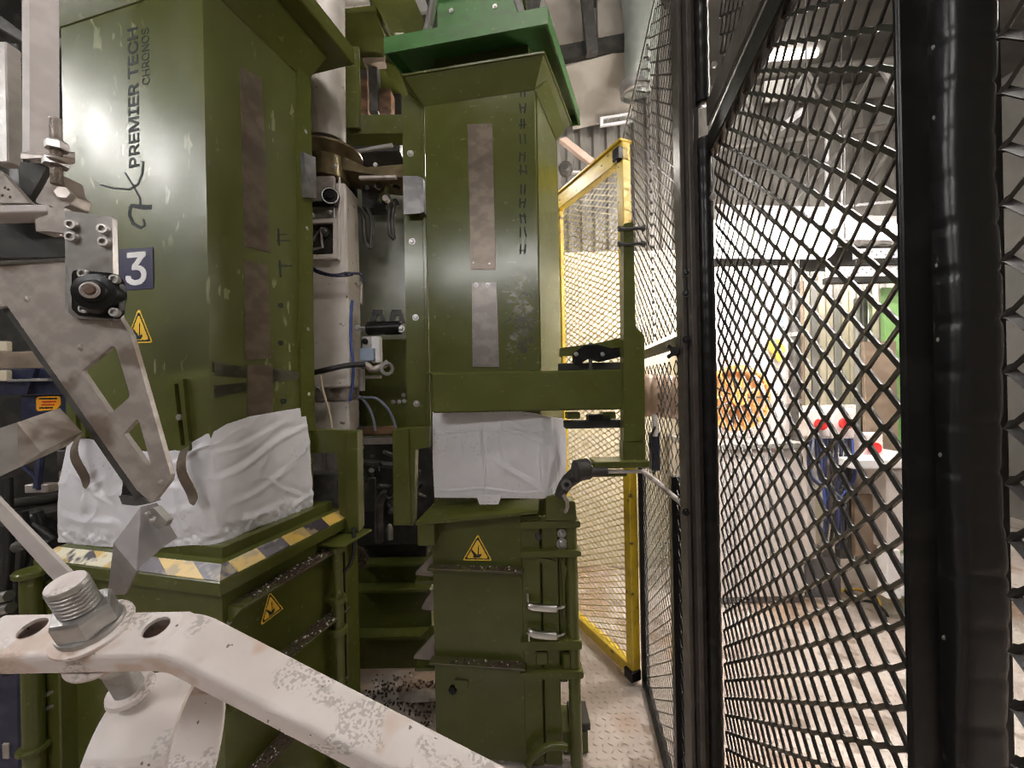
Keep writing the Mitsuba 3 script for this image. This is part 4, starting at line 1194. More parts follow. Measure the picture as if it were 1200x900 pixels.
t = thing('door_surround', 'black fence post and lintel framing the mesh door, with mesh above it', 'fence frame')
part(t, 'far_post', cat(pbox(803, -300, 808, 1300, 1.225, .05, .002), pbox(806, -300, 826, 1300, 1.255, .02, .001), pbox(814, -300, 820, 1300, 1.21, .03, .002)), BROWNBLACK)  # the middle strip is added to darken the gap beside the post
part(t, 'lintel', dbox(.30, 1.20, 2.245, 2.315, .012, .012), BROWNBLACK)
part(t, 'upper_stile', tube([A(gp[0], gp[1], z) for z in np.arange(2.32, 2.93, .0062)], [.0205 + .0006 * math.cos(2 * math.pi * (z - .05) / CH) for z in np.arange(2.32, 2.93, .0062)], 14), BLACK, True)
part(t, 'mesh_panel', expanded(door_pt(.40) + A(0, 0, 2.32), dD, .80, .60, CW, CH, .0075, .0030, (.15, 1)), BLACK_MESH, 40)
part(t, 'near_post', pbox(1160, -900, 1187, 2040, .455, .04, .004), BLACK)
for x, y in ((836, 77), (834, 232)):
    part(t, 'bolt', hexhead(P(x, y, 1.19), A(0, -1, 0), .009, .008), 'material_zinc_plated_steel')
for y in (320, 344, 398, 600):
    part(t, 'hinge_bolt', dome(P(804, y, 1.22), A(-.6, -1, 0), .008, .008), BLACK)
near_o = A(.40, .20, .9)
t2 = thing('mesh_screen', 'black mesh panel at the picture edge beyond the padded door stile', 'fence panel')
scene[t2] = mikit.ply(expanded(A(.478, .20, .55), A(.03, 1, 0), .215, 1.9, CW, .0545, .0105, .0042), BLACK_MESH, smooth=40)

dF = unit(A(.135, 1, 0))
fence_pt = lambda Y: A(.357 + .135 * Y, Y, 0)
nF = A(-dF[1], dF[0], 0)


def fbox(Ya, Yb, z0, z1, w, off=0.0, bev=.002):
    a, b = fence_pt(Ya), fence_pt(Yb)
    return bbox((a + b) / 2 + nF * off + A(0, 0, (z0 + z1) / 2), (np.linalg.norm(b - a), w, z1 - z0), [dF, nF, A(0, 0, 1)], bev)


t = thing('mesh_fence', 'black expanded mesh fence between the yellow gate and the mesh door post', 'fence')
part(t, 'upper_mesh', expanded(fence_pt(1.24) + A(0, 0, 1.66), dF, .46, 1.27, CW, CH, .0060, .0022, (.12, 1)), BLACK_MESH, 40)
part(t, 'upper_mesh', expanded(fence_pt(1.67) + A(0, 0, 1.66), dF, .84, 1.27, CW, CH, .0060, .0022, (.12, 1)), BLACK_MESH, 40)
part(t, 'lower_mesh', expanded(fence_pt(1.24) + A(0, 0, .03), dF, .14, 1.55, CW, CH, .0060, .0022, (.12, 1)), BLACK_MESH, 40)
part(t, 'lower_mesh', expanded(fence_pt(1.40) + A(0, 0, .03), dF, .62, 1.55, CW, CH, .0060, .0022, (.12, 1)), BLACK_MESH, 40)
part(t, 'middle_rail', fbox(1.24, 2.03, 1.605, 1.64, .02), BLACK_RUBBER)
part(t, 'bottom_rail', fbox(1.22, 2.03, .005, .035, .03), BLACK)
part(t, 'post', fbox(2.00, 2.035, 0, 1.62, .035), BLACK)
part(t, 'post', fbox(1.36, 1.40, 0, 1.18, .035), BLACK)
for z in np.arange(1.68, 2.92, .045):
    part(t, 'seam_clip', fbox(1.665, 1.672, z, z + .012, .012), DARKGREY)
part(t, 'top_wire', tube([fence_pt(1.24) + A(0, 0, 2.93), fence_pt(2.5) + A(0, 0, 2.93)], .004, 8), BLACK_MESH)
t = thing('fence_catch', 'black star-shaped hand knob on the fence post beside the ribbed hose', 'knob')
part(t, 'hub', cyl(P(793, 412, 1.28), A(-.6, -1, 0), .014, .03), BLACK)
for k in range(5):
    a = k * 2 * math.pi / 5
    part(t, 'spoke', tube([P(793, 412, 1.27), P(793 + 13 * math.cos(a), 412 + 11 * math.sin(a), 1.27)], .006, 8), BLACK)
# yellow gate
gA, gB = A(.590, 2.03, 0), A(.306, 2.67, 0)
dG = unit(gB - gA)
nG = A(dG[1], -dG[0], 0)
if np.dot(nG, CAM - gA) < 0:
    nG = -nG
WG = np.linalg.norm(gB - gA)


def gbox(a, b, z0, z1, w, off=0.0, bev=.003):
    return bbox(gA + dG * (a + b) / 2 + nG * off + A(0, 0, (z0 + z1) / 2), (b - a, w, z1 - z0), [dG, nG, A(0, 0, 1)], bev)


t = thing('yellow_gate', 'yellow steel gate with pale expanded mesh behind the green beam', 'gate')
part(t, 'top_rail', cat(gbox(0, WG, 2.60, 2.69, .05), gbox(0, WG, 2.69, 2.705, .075)), YELLOW)
part(t, 'bottom_rail', gbox(0, WG, .03, .085, .05), YELLOW)
part(t, 'near_stile', cat(gbox(0, .045, .03, 2.60, .05), gbox(.045, .06, .03, 2.6, .03)), YELLOW)
part(t, 'far_stile', cat(gbox(WG - .05, WG, .03, 2.60, .05), gbox(WG - .075, WG - .05, .03, 2.6, .03)), YELLOW)
part(t, 'mesh_infill', expanded(gA + dG * .05 + A(0, 0, .085), dG, WG - .10, 2.52, .070, .0325, .0052, .002, (.05, 1)), YELLOW_MESH, 40)
part(t, 'corner_block', gbox(.0, .05, 2.60, 2.66, .06, .02), BLACK)
part(t, 'foot_block', gbox(-.01, .05, .02, .07, .06, .01), BLACK)
part(t, 'rail_teeth', cat([gbox(a, a + .018, 2.705, 2.717, .05) for a in np.arange(.05, WG - .05, .042)]), YELLOW, kind='stuff')
# ribbed hose by the arm
t = thing('ribbed_hose', 'thick peach coloured ribbed hose passing the black fence', 'hose')
hx0, hx1 = P(752, 463, 1.72), P(799, 466, 1.66)
tt = np.linspace(0, 1, 60)
part(t, 'hose', tube(hx0 + (hx1 - hx0) * tt[:, None], .083 + .006 * np.abs(np.sin(tt * math.pi * 4)) ** .5, 28), HOSE_PEACH, 40)
part(t, 'end_ring', tube([hx1, hx1 + unit(hx1 - hx0) * .03], .095, 24), BLACK_RUBBER, 40)
t = thing('switch_box', 'small black and white switch box hanging below the ribbed hose', 'switch box')
part(t, 'body', pbox(764, 508, 774, 552, 1.62, .04), NAVY)
part(t, 'white_face', pbox(766, 486, 771, 512, 1.60, .02), SIGN_WHITE)
part(t, 'cable', tube(curve([P(768, 500, 1.58), P(762, 520, 1.58), P(770, 540, 1.58), P(765, 556, 1.58)], 16), .005, 8), BLACK_RUBBER, 40)

# ------------------------------------------------------------------ white arm with the large bolt, close to the camera
Wv, Nv = unit(A(0, .92, .39)), unit(A(0, -.39, .92))
AW, AH = .050, .028
T0 = P(108, 741, .42)
C0 = T0 - Nv * AH / 2
d1 = A(1, 0, 0)
d2 = unit(A(.85, -.035, -.425))
bend = P(214, 741, .42) - Nv * AH / 2
path = [C0 - d1 * .115]
for x in np.linspace(-.10, (bend - C0)[0] - .012, 8):
    path.append(C0 + d1 * x)
for f in np.linspace(0, 1, 9):
    q = (1 - f) ** 2, 2 * f * (1 - f), f ** 2
    path.append(q[0] * (bend - d1 * .011) + q[1] * bend + q[2] * (bend + d2 * .011))
for x in np.linspace(.02, .42, 24):
    path.append(bend + d2 * x)
path = np.array(path)
sec = np.array(sbox(-AW / 2, -AH / 2, AW / 2, AH / 2).buffer(-.006).buffer(.006, quad_segs=5).exterior.coords)[:-1]


def sweep(path, sec, w0, end_taper=None):
    tang = np.gradient(path, axis=0)
    w = w0
    V, m = [], len(sec)
    for k, (p, tg) in enumerate(zip(path, tang)):
        tg = unit(tg)
        w = unit(w - tg * np.dot(w, tg))
        nn = np.cross(tg, w)
        V.append(p + sec[:, :1] * w + sec[:, 1:] * nn)
    V = np.vstack(V)
    n = len(path)
    i = np.arange(m)
    j = (i + 1) % m
    Fc = []
    for s in range(n - 1):
        Fc += [np.stack([s * m + i, s * m + j, (s + 1) * m + i], 1), np.stack([s * m + j, (s + 1) * m + j, (s + 1) * m + i], 1)]
    k = np.arange(1, m - 1)
    Fc += [np.stack([k * 0, k + 1, k], 1), (n - 1) * m + np.stack([k * 0, k, k + 1], 1)]
    me = trimesh.Trimesh(V, np.vstack(Fc), process=False)
    me.fix_normals()
    return me


arm = sweep(path, sec, Wv)
am = m3.Manifold(m3.Mesh(np.asarray(arm.vertices, np.float32), np.asarray(arm.faces, np.uint32)))
topplane = (T0, Nv)
for x, y in ((38, 736), (183, 735)):
    h = hit(x, y, topplane)
    c = cyl(h - Nv * .06, Nv, .0118, .09, 0, 32)
    am = am - m3.Manifold(m3.Mesh(np.asarray(c.vertices, np.float32), np.asarray(c.faces, np.uint32)))
inner = sweep(path[1:], sec * A(.84, .74), Wv)
am = am - m3.Manifold(m3.Mesh(np.asarray(inner.vertices, np.float32), np.asarray(inner.faces, np.uint32)))
am = am.refine_to_length(.006) if hasattr(am, 'refine_to_length') else am
armm = man(am)
t = thing('clamp_arm', 'chipped white bent steel arm with a large bolt through it', 'arm')
part(t, 'bar', armm, CHIPPED, 35)
axis0 = hit(110, 738, topplane)
part(t, 'washer', lathe([(.017, 0), (.033, 0), (.0335, .001), (.033, .0035), (.024, .005), (.017, .005)], axis0, Nv, 40), CHIPPED, label='large pale washer')
part(t, 'flange_washer', lathe([(.017, .005), (.0265, .005), (.027, .0065), (.026, .010), (.017, .010)], axis0, Nv, 40), 'material_zinc_plated_steel')
nutm = hull([axis0 + Nv * z + (math.cos(k * math.pi / 3 + .35) * Wv + math.sin(k * math.pi / 3 + .35) * A(1, 0, 0)) * rr for k in range(6) for z, rr in ((.010, .0245), (.011, .0255), (.030, .0255), (.033, .0235))])
part(t, 'nut', nutm, 'material_zinc_plated_steel', 20)


def threaded(o, d, r, h0, h1, pitch=.0028):
    prof = [(0, h0)]
    z = h0
    while z < h1 - .004:
        prof += [(r, z), (r, z + pitch * .25), (r * .885, z + pitch * .6), (r * .885, z + pitch * .75)]
        z += pitch
    prof += [(r, h1 - .0035), (r * .94, h1), (0, h1)]
    return lathe(prof, o, d, 36)


part(t, 'bolt_thread', threaded(axis0, Nv, .0165, .03, .066, .0045), 'material_zinc_plated_steel', False)
part(t, 'bolt_end', cyl(axis0 + Nv * .0655, Nv, .0150, .0012), CHIPPED, 30)
b0 = axis0 - Nv * AH
part(t, 'lower_washer', lathe([(.010, 0), (.033, 0), (.0335, -.001), (.033, -.0035), (.010, -.004)], b0 - Nv * .001, Nv, 40), CHIPPED)
part(t, 'spacer', cyl(b0 - Nv * .030, Nv, .0145, .028), 'material_zinc_plated_steel', 30)
part(t, 'lower_thread', threaded(b0 - Nv * .075, Nv, .0135, .0, .046, .0040), 'material_zinc_plated_steel', False)
RC = A(-.392, .500, 1.066)
part(t, 'ring_clamp', lathe([(.0835, -.076), (.085, -.074), (.085, -.002), (.0835, 0), (.0775, 0), (.076, -.002), (.076, -.074), (.0775, -.076)], RC, A(1, .28, 0), 72, True), CHIPPED, 40)
part(t, 'weld_bead', lathe([(.0135, .0), (.021, -.001), (.0225, -.006), (.019, -.010)], b0 - Nv * .066, Nv, 24), CHIPPED, 40)
w2 = unit(Wv - d2 * np.dot(Wv, d2))
n2 = np.cross(d2, w2)
pe = facing(bend + d2 * .2 + n2 * AH / 2, n2)
part(t, 'end_patch', solid_px(Polygon([(486, 925), (484, 890), (490, 880), (500, 876), (528, 886), (570, 908), (640, 960), (560, 990)]).buffer(-3).buffer(3), pe, .003, .002), CHIPPED, 30)

# ------------------------------------------------------------------ steel linkage at the picture edge
t = thing('support_post', 'lilac-grey square post with a foot plate and threaded adjusting rod', 'post')
plS = (P(48, 90, .80), unit(A(.76, -.65, 0)))
part(t, 'tube', solid_px(poly((34, -60), (69, -60), (70, 182), (35, 182)), plS, 0, .07), POSTGREY, False)
part(t, 'tube_edge', solid_px(poly((25.5, -60), (34.5, -60), (35.5, 182), (26, 182)), (P(34.5, 90, .8), unit(A(.25, -1, 0))), 0, .03), POSTGREY, False)
part(t, 'foot_plate', hull([P(x, y, Y) for x, y, Y in ((24, 180, .76), (40, 178, .76), (88, 186, .76), (88, 191, .76), (24, 186, .76), (62, 184, .72), (84, 193, .73), (26, 176, .88), (88, 178, .88))]), STEEL_DIRTY, False)
part(t, 'threaded_rod', threaded(P(66.5, 216, .745), A(0, 0, 1), .0085, 0, .120, .002), STEEL_DIRTY, 25)
part(t, 'nut', hexhead(P(66.5, 176, .745), A(0, 0, 1), .0165, .016), STEEL)
part(t, 'nut', hexhead(P(65.5, 195, .745), A(0, 0, 1), .0185, .014), 'material_zinc_plated_steel')
part(t, 'side_gusset', solid_px(poly((23, 190), (57, 192), (30, 240), (22, 222)), yplane(.80), 0, .01), DARK, False)
part(t, 'knuckle', solid_px(rpoly(3, (60, 203), (73, 205), (77, 222), (84, 228), (82, 240), (66, 246), (54, 240), (40, 237), (50, 222)), yplane(.755), 0, .035), STEEL_DIRTY, 30)
part(t, 'knuckle_bolt', hexhead(P(79, 230, .735), A(.35, -1, .1), .013, .014), STEEL_DIRTY)
t = thing('linkage_lever', 'steel lever plate with two triangular cutouts and a black flange bearing', 'lever')
plT = yplane(.74)
out = rpoly(3, (-30, 345), (74, 318), (84, 312), (128, 318), (140, 372), (153, 392), (200, 556), (199, 563), (180, 588), (176, 588), (160, 574), (8, 358), (-30, 366))
cut1 = rpoly(3, (95, 435), (131, 405), (136, 408), (152, 462), (151, 466), (131, 484), (128, 483))
cut2 = rpoly(2.5, (145, 508), (160, 491), (163, 493), (177, 545), (173, 547))
part(t, 'lever_plate', solid_px(out.difference(cut1).difference(cut2), plT, 0, .010), STEEL_DIRTY, False)
part(t, 'back_flange', solid_px(poly((2, 360), (9, 357), (164, 575), (158, 585)), yplane(.751), 0, .030), DARKGREY, False)
for x, y in ((31, 350), (93, 407), (130, 380), (188, 566)):
    part(t, 'stud', dome(P(x, y, .74), A(0, -1, 0), .005, .004), STEEL_DIRTY)
part(t, 'side_plate', solid_px(rpoly(2, (79, 247), (131, 254), (133, 330), (133, 375), (88, 373), (80, 366)), yplane(.727), 0, .010), STEEL, 30)
part(t, 'plate_edge', solid_px(poly((75.5, 247), (79.5, 247), (82, 368), (90, 374), (84, 372), (77, 366)), yplane(.7272), .0, .012), ZINC, False)
for x, y in ((87, 265), (87, 279), (124, 270), (125, 285)):
    part(t, 'cap_screw', capscrew(P(x, y, .727), unit(A(.25, -1, 0)), .0088, .011), STEEL)
bk = part(t, 'bearing_flange', solid_px(rpoly(5, (84, 316), (132, 320), (140, 332), (139, 366), (132, 373), (92, 370), (84, 362)), yplane(.715), 0, .012), BLACK, 30)
part(bk, 'bearing_hub', lathe([(.036, -.001), (.034, .010), (.030, .022), (.020, .024), (.018, .030), (.010, .031), (.010, .026), (0, .026)], P(118, 345, .716), unit(A(.42, -1, 0)), 32), BLACK)
part(bk, 'shaft_ring', lathe([(.010, .030), (.014, .034), (.011, .036), (.008, .034)], P(118, 345, .716), unit(A(.42, -1, 0)), 24), STEEL_DIRTY)
part(bk, 'shaft_end', cyl(P(118, 345, .716) + unit(A(.42, -1, 0)) * .026, unit(A(.42, -1, 0)), .0075, .011), RUST)
for x, y in ((100, 321.5), (136.5, 328), (101, 362.5), (136.5, 366.5)):
    part(bk, 'cap_screw', capscrew(P(x, y, .715), unit(A(.2, -1, 0)), .0078, .008), 'material_zinc_plated_steel')
# the upper cross arm
part(t, 'cross_arm', cat(pbox(-40, 240, 56, 249, .745, .05, .002)), POSTGREY)
part(t, 'web_plate', solid_px(poly((-30, 180), (4, 204), (35, 238), (-30, 238)), yplane(.78), 0, .01), STEEL_DIRTY, False)
for x, y in ((3, 229), (6, 220), (12, 231), (10, 222)):
    part(t, 'pit_mark', dome(P(x, y, .78), A(0, -1, 0), .002, .0012), RUST)
part(t, 'end_block', cat(solid_px(poly((56, 243), (75, 243), (76, 274), (57, 271)), yplane(.735), 0, .012), solid_px(poly((41, 257), (57, 251), (57, 271), (42, 271)), yplane(.737), 0, .03)), STEEL_DIRTY, False)
part(t, 'lower_box', pbox(-60, 249, 78, 304, .80, .06, .003), DARK)
part(t, 'lower_face', solid_px(poly((-40, 306), (76, 304), (76, 318), (-40, 350)), yplane(.765), 0, .01), STEEL_DIRTY, False)
part(t, 'polished_edge', solid_px(poly((-40, 309), (76, 302), (76, 305), (-40, 313)), yplane(.76), 0, .004), CHROME, False)
part(t, 'rubber_foot', solid_px(rpoly(3, (144, 562), (162, 560), (170, 578), (158, 588), (142, 584)), yplane(.765), 0, .03), BLACK_RUBBER, 30)
part(t, 'foot_clip', solid_px(poly((139, 581), (166, 584), (176, 590), (160, 593), (143, 591)), yplane(.758), 0, .025), DARK_STEEL, False)
# bent strip below
t2 = thing('bent_strip', 'bent grey steel strip hanging from the tip of the lever plate', 'strip')


def facet(name, pts, th=.004, mat_=None):
    """A flat facet of bent sheet through picture points given with their distances."""
    q = np.array([P(*p) for p in pts])
    n = np.cross(q[1] - q[0], q[2] - q[0])
    n = unit(n) if np.dot(n, CAM - q[0]) > 0 else -unit(n)
    return part(t2, name, hull(np.vstack([q, q - n * th])), mat_ or 'material_blued_steel', False)


GREYSTRIP = mat('grey_bent_sheet', speckle((.25, .235, .235), (.29, .275, .275), 40, .4, .7), .38, .4)
facet('upper_facet', [(165, 594, .735), (184, 589, .755), (208, 630, .755), (191, 641, .735)], .004, GREYSTRIP)
facet('middle_facet', [(165, 594, .735), (191, 641, .735), (160, 669, .70), (133, 637, .70)], .004, GREYSTRIP)
facet('lower_facet', [(133, 637, .70), (160, 669, .70), (146, 697, .72), (126, 697, .72)], .004, GREYSTRIP)
part(t2, 'slotted_block', solid_px(rpoly(2, (168, 598), (180, 595), (195, 611), (192, 618), (184, 620)), yplane(.722), 0, .015), ZINC, 30)
for x, y in ((173, 603), (180, 610)):
    part(t2, 'bolt', dome(P(x, y, .722), A(0, -1, 0), .005, .006), STEEL)
t = thing('flat_bar', 'pale grey flat bar slanting down behind the large bolt', 'bar')
scene[t] = mikit.ply(cat(solid_px(poly((-20, 566), (0, 588), (82, 672), (66, 684), (-1, 609), (-20, 590)), yplane(.62), 0, .006)), POSTGREY, smooth=False)
t2 = thing('curved_band', 'curved dull steel band below the lever plate', 'band')
scene[t2] = mikit.ply(hull([P(x, y, Y) for x, y, Y in ((-30, 512, .62), (20, 495, .64), (-30, 572, .62), (22, 548, .64), (-30, 512, .628), (20, 495, .65), (-30, 572, .628), (22, 548, .65))]), STEEL, smooth=False)
part(t2, 'far_half', hull([P(x, y, Y) for x, y, Y in ((20, 495, .64), (70, 478, .72), (96, 506, .72), (48, 530, .66), (22, 548, .64), (80, 522, .71), (20, 495, .648), (70, 478, .728), (96, 506, .728), (22, 548, .648))]), STEEL_DIRTY, False)

# ------------------------------------------------------------------ dark machinery behind the linkage
t = thing('control_cabinet', 'large black machine cabinet in shadow behind the grey post', 'cabinet')
part(t, 'body', pbox(-260, -200, 92, 700, 2.45, .5, .01), DARK)
part(t, 'slant_rail', solid_px(poly((-20, 16), (0, 18), (26, 38), (26, 48), (0, 33), (-20, 22)), yplane(1.6), 0, .04), DARKGREY, False)
part(t, 'pale_upright', pbox(-12, 48, 8, 190, 1.5, .05, .004), POSTGREY)
part(t, 'upright_edge', pbox(9, 50, 22, 240, 1.7, .05, .004), DARK)
part(t, 'stub', pbox(68, 44, 80, 55, 1.7, .05, .003), ALU)
t = thing('navy_frame', 'navy blue steel frame with an orange label below the lever plate', 'frame')
part(t, 'cross_beam', pbox(-40, 432, 100, 463, 1.70, .06), NAVY)
part(t, 'lower_plate', pbox(24, 463, 100, 500, 1.72, .03), NAVY)
part(t, 'strut', solid_px(poly((26, 462), (31, 462), (41, 432), (35, 432)), yplane(1.67), 0, .02), NAVY, False)
part(t, 'upper_beam', pbox(-40, 412, 70, 432, 1.80, .05), BROWNBOARD)
lb = part(t, 'orange_label', solid_px(rpoly(3, (43, 465), (71, 464), (72, 474), (66, 480), (43, 482)), yplane(1.72), .002, 0), SIGN_ORANGE, False, label='small orange label')
for k, (w0, w1) in enumerate(((46, 67), (49, 66), (49, 64), (46, 62))):
    part(lb, 'print_line', solid_px(poly((w0, 466.5 + k * 3.6), (w1, 466.2 + k * 3.6), (w1, 467.9 + k * 3.6), (w0, 468.2 + k * 3.6)), yplane(1.7178), .0006, 0), RED if k % 3 else SIGN_BLACK, False)
for y0, y1 in ((400, 412), (434, 447)):
    single('pale_panel', 'small pale cream panel in the gap %s the brown rail' % ('above' if y0 < 420 else 'below'), 'panel', pbox(-30, y0, 8, y1, 1.66, .02), CREAM)
single('polished_strip', 'thin bright strip lying along the navy frame', 'strip', pbox(8, 444, 56, 447, 1.66, .03, .001), ALU)
t = thing('conveyor_rail', 'grey rail with small fittings in the dark left of the crumpled sack', 'rail')
part(t, 'rail', tube([P(-20, 595, 1.42), P(74, 582, 1.6)], .018, 12), DARKGREY, 40)
part(t, 'carriage', pbox(28, 568, 56, 578, 1.5, .04), STEEL_DIRTY)
part(t, 'arm', tube([P(18, 538, 1.5), P(44, 562, 1.5), P(46, 574, 1.5)], .008, 8), NAVY)
part(t, 'arm', tube([P(48, 530, 1.52), P(44, 572, 1.5)], .012, 8), NAVY)
part(t, 'grey_plate', pbox(66, 528, 80, 546, 1.6, .02), DARKGREY)
part(t, 'brown_plate', pbox(68, 552, 82, 568, 1.62, .02), BROWNBOARD)
t = thing('mesh_guard', 'small pale mesh guard glimpsed below the crumpled sack', 'guard')
part(t, 'board', pbox(56, 596, 96, 645, 2.5, .02), CREAM)
part(t, 'post', pbox(70, 600, 75, 645, 2.38, .02), BLACK)
mo = P(56, 645, 2.42)
part(t, 'mesh', expanded(mo, A(1, 0), .22, .24, .055, .045, .005, .002), BLACK_MESH, False)
t = thing('blue_motor_cabinet', 'dark navy cabinet standing at the picture edge below the white arm', 'cabinet')
part(t, 'body', pbox(-120, 760, 24, 1000, 1.30, .35, .008), NAVY)
part(t, 'lip', pbox(-120, 756, 26, 762, 1.29, .36, .003), NAVY)
part(t, 'latch', pbox(2, 872, 10, 890, 1.295, .01, .002), STEEL_DIRTY)
t = thing('hose_bundle', 'bundle of black hoses with pale ring fittings beside the flat bar', 'hoses')
for k, ps in enumerate(([(8, 560), (10, 640), (6, 720), (10, 790)], [(26, 600), (30, 640), (22, 690), (18, 760)], [(44, 600), (52, 640), (44, 668), (36, 700)])):
    part(t, 'hose', tube(curve([P(x, y, 1.25 + .05 * k) for x, y in ps], 20), .013, 10), BLACK_RUBBER, 40)
for x, y in ((4, 700), (6, 714), (12, 610), (26, 640)):
    part(t, 'fitting', tube([P(x - 7, y + 1, 1.22), P(x + 7, y - 2, 1.22)], .016, 12), ZINC if y > 690 else DARKGREY, 40)
part(t, 'body', pbox(-30, 604, 40, 780, 1.42, .2, .01), DARK)
part(t, 'pump', tube([P(40, 620, 1.36), P(62, 640, 1.36)], .05, 16), BLACK, 40)

# ------------------------------------------------------------------ the room beyond the mesh door
struct('wall_room', cat(bbox((2.75, 3.75, .95), (2.3, .06, 1.9), bev=.004)), CREAM)
struct('wall_room_upper', corrugated(1.45, 5.2, 4.35, 2.9, ZC, .16, .03), CORR, False)
t = thing('wall_cladding', 'pale profiled cladding behind the isolator switches', 'cladding')
for k in range(15):
    x0 = 925 + k * 9
    part(t, 'sheet_rib', pbox(x0, 318, x0 + 7.5, 530, 3.62, .03, .004), CREAM if k % 3 else WALLGREY)
t = thing('bright_board', 'bright white panel under the larger strip lamp', 'panel')
scene[t] = mikit.ply(pbox(820, 312, 926, 402, 3.1, .04), SIGN_WHITE, smooth=False)
t = thing('machine_cover', 'grey machine cover with an orange guard at its corner, behind the mesh door', 'machine cover')
part(t, 'cover', pbox(815, 401, 926, 520, 3.0, .3, .01), CABGREY)
part(t, 'yellow_tab', solid_px(poly((901, 396), (914, 398), (921, 410), (914, 424), (903, 408)), yplane(2.95), 0, .02), SIGN_YELLOW, False)
part(t, 'pale_blue_tab', pbox(910, 370, 920, 394, 2.95, .02), BLUEGREY)
t = thing('orange_fan_guard', 'orange round fan guard with spokes in front of the grey cover', 'fan guard')
oc = P(864, 466, 2.93)
part(t, 'rim', lathe([(.215, -.01), (.235, -.01), (.235, .01), (.215, .01)], oc, A(0, -1, 0), 32, True), ORANGE)
part(t, 'hub', cyl(oc, A(0, -1, 0), .06, .03), ORANGE)
part(t, 'back_disc', cyl(oc + A(0, .05, 0), A(0, 1, 0), .22, .02, n=32), mat('orange_brown_plastic', (.55, .30, .12), .5))
for k in range(14):
    a = k * math.pi / 7
    part(t, 'spoke', tube([oc + A(.05 * math.cos(a), -.01, .05 * math.sin(a)), oc + A(.22 * math.cos(a), -.01, .22 * math.sin(a))], .007, 6), ORANGE if k % 2 else DARK)
t = thing('grey_cabinet', 'long light grey cabinet behind the mesh door, under the orange guard', 'cabinet')
part(t, 'body', pbox(822, 527, 942, 700, 2.72, .55, .006), CABGREY)
part(t, 'top', pbox(820, 520, 944, 527, 2.70, .60, .004), WALLGREY)
for x in (860, 902):
    part(t, 'door_seam', pbox(x, 532, x + 1.2, 694, 2.717, .004, 0), CABDARK)
part(t, 'plinth', pbox(823, 697, 941, 706, 2.74, .5), CABDARK)
single('dark_crate', 'dark grey box on the floor at the end of the light grey cabinet', 'box', pbox(944, 652, 986, 703, 2.80, .3, .006), CABDARK)
t = thing('pipe_column', 'tall grey pipe column beside the pair of isolator switches', 'pipe')
part(t, 'pipe', tube([P(930, 300, 2.95), P(934, 655, 2.95)], .035, 14), DARKGREY, 40)
part(t, 'pipe', tube([P(938, 330, 3.0), P(941, 655, 3.0)], .022, 12), BROWNBOARD, 40)
for y in (392, 470):
    part(t, 'pipe_clamp', lathe([(.036, -.015), (.046, -.015), (.046, .015), (.036, .015)], P(931.5, y, 2.95), A(0, 0, 1), 16), STEEL)
for k, (x, y0, y1, m_) in enumerate(((1012, 340, 676, DARKGREY), (1018, 335, 676, STEEL), (1004, 350, 676, WALLGREY))):
    single('conduit', 'upright %s conduit between the switches and the brown board' % ('dark', 'bare steel', 'pale grey')[k], 'pipe', tube([P(x, y0, 3.3), P(x + 2, y1, 3.3)], .022, 10), m_, smooth=40)
t = thing('switch_stand', 'narrow grey stand behind the blue cables carrying the switches', 'stand')
part(t, 'board', pbox(944, 475, 1004, 545, 2.66, .03), CABGREY)
part(t, 'post', pbox(946, 545, 956, 655, 2.66, .05), CABGREY)
part(t, 'post', pbox(984, 545, 1000, 655, 2.66, .05), DARKGREY)
for k, (x0, y0, x1, y1) in enumerate(((947, 481, 973, 513), (975, 479, 1002, 513), (1009, 508, 1036, 541))):
    t = thing('isolator_switch', ('white isolator switch with red knob, first of the pair by the pipe column', 'white isolator switch with red knob, second of the pair by the pipe column', 'lowest white isolator switch with red knob, above the bench')[k], 'switch')
    part(t, 'box', pbox(x0, y0, x1, y1, 2.55, .09, .008), SWITCHWHITE)
    part(t, 'knob', cyl(P((x0 + x1) / 2, (y0 + y1) / 2, 2.545), A(0, -1, 0), .034, .03, n=24), RED, label='red rotary knob')
    part(t, 'knob_bar', bbox(P((x0 + x1) / 2, (y0 + y1) / 2, 2.505), (.016, .02, .06), bev=.003), RED)
t = thing('cable_bunch', 'bunch of hanging blue and black cables below the isolator switches', 'cables')
for k in range(16):
    x = 950 + k * 3.2
    x2 = 958 + rng.uniform(0, 36)
    part(t, 'cable', tube(curve([P(x, 514, 2.52), P(x + rng.uniform(-4, 4), 555, 2.5), P(x2 + rng.uniform(-6, 6), 590, 2.47), P(x2, rng.uniform(615, 650), 2.5)], 20), .009, 8), rng.choice([NAVY, BLACK_RUBBER, BLUE_HOSE, CLEAR_HOSE]), 40)
t = thing('work_bench', 'white-topped grey bench against the pale green panel', 'bench')
part(t, 'top', pbox(1000, 538, 1100, 549, 2.40, .7, .006), SIGN_WHITE)
part(t, 'cabinet', pbox(1040, 552, 1100, 645, 2.45, .5, .006), CABGREY)
part(t, 'leg', pbox(1040, 645, 1056, 702, 2.42, .07, .004), SIGN_WHITE)
part(t, 'brown_panel', pbox(1002, 580, 1040, 652, 2.55, .03), BROWNBOARD)
part(t, 'lower_frame', cat(pbox(1056, 652, 1100, 660, 2.45, .05), pbox(1056, 690, 1100, 698, 2.45, .05)), SIGN_WHITE)
part(t, 'lower_panel', pbox(1056, 660, 1100, 700, 2.6, .03), BLUEGREY)
part(t, 'drawer_handle', pbox(1060, 580, 1064, 612, 2.44, .02), SIGN_WHITE)
single('brown_board', 'tall brown board standing behind the lowest isolator switch', 'board', pbox(1014, 400, 1052, 536, 2.95, .03), BROWNBOARD, smooth=False)
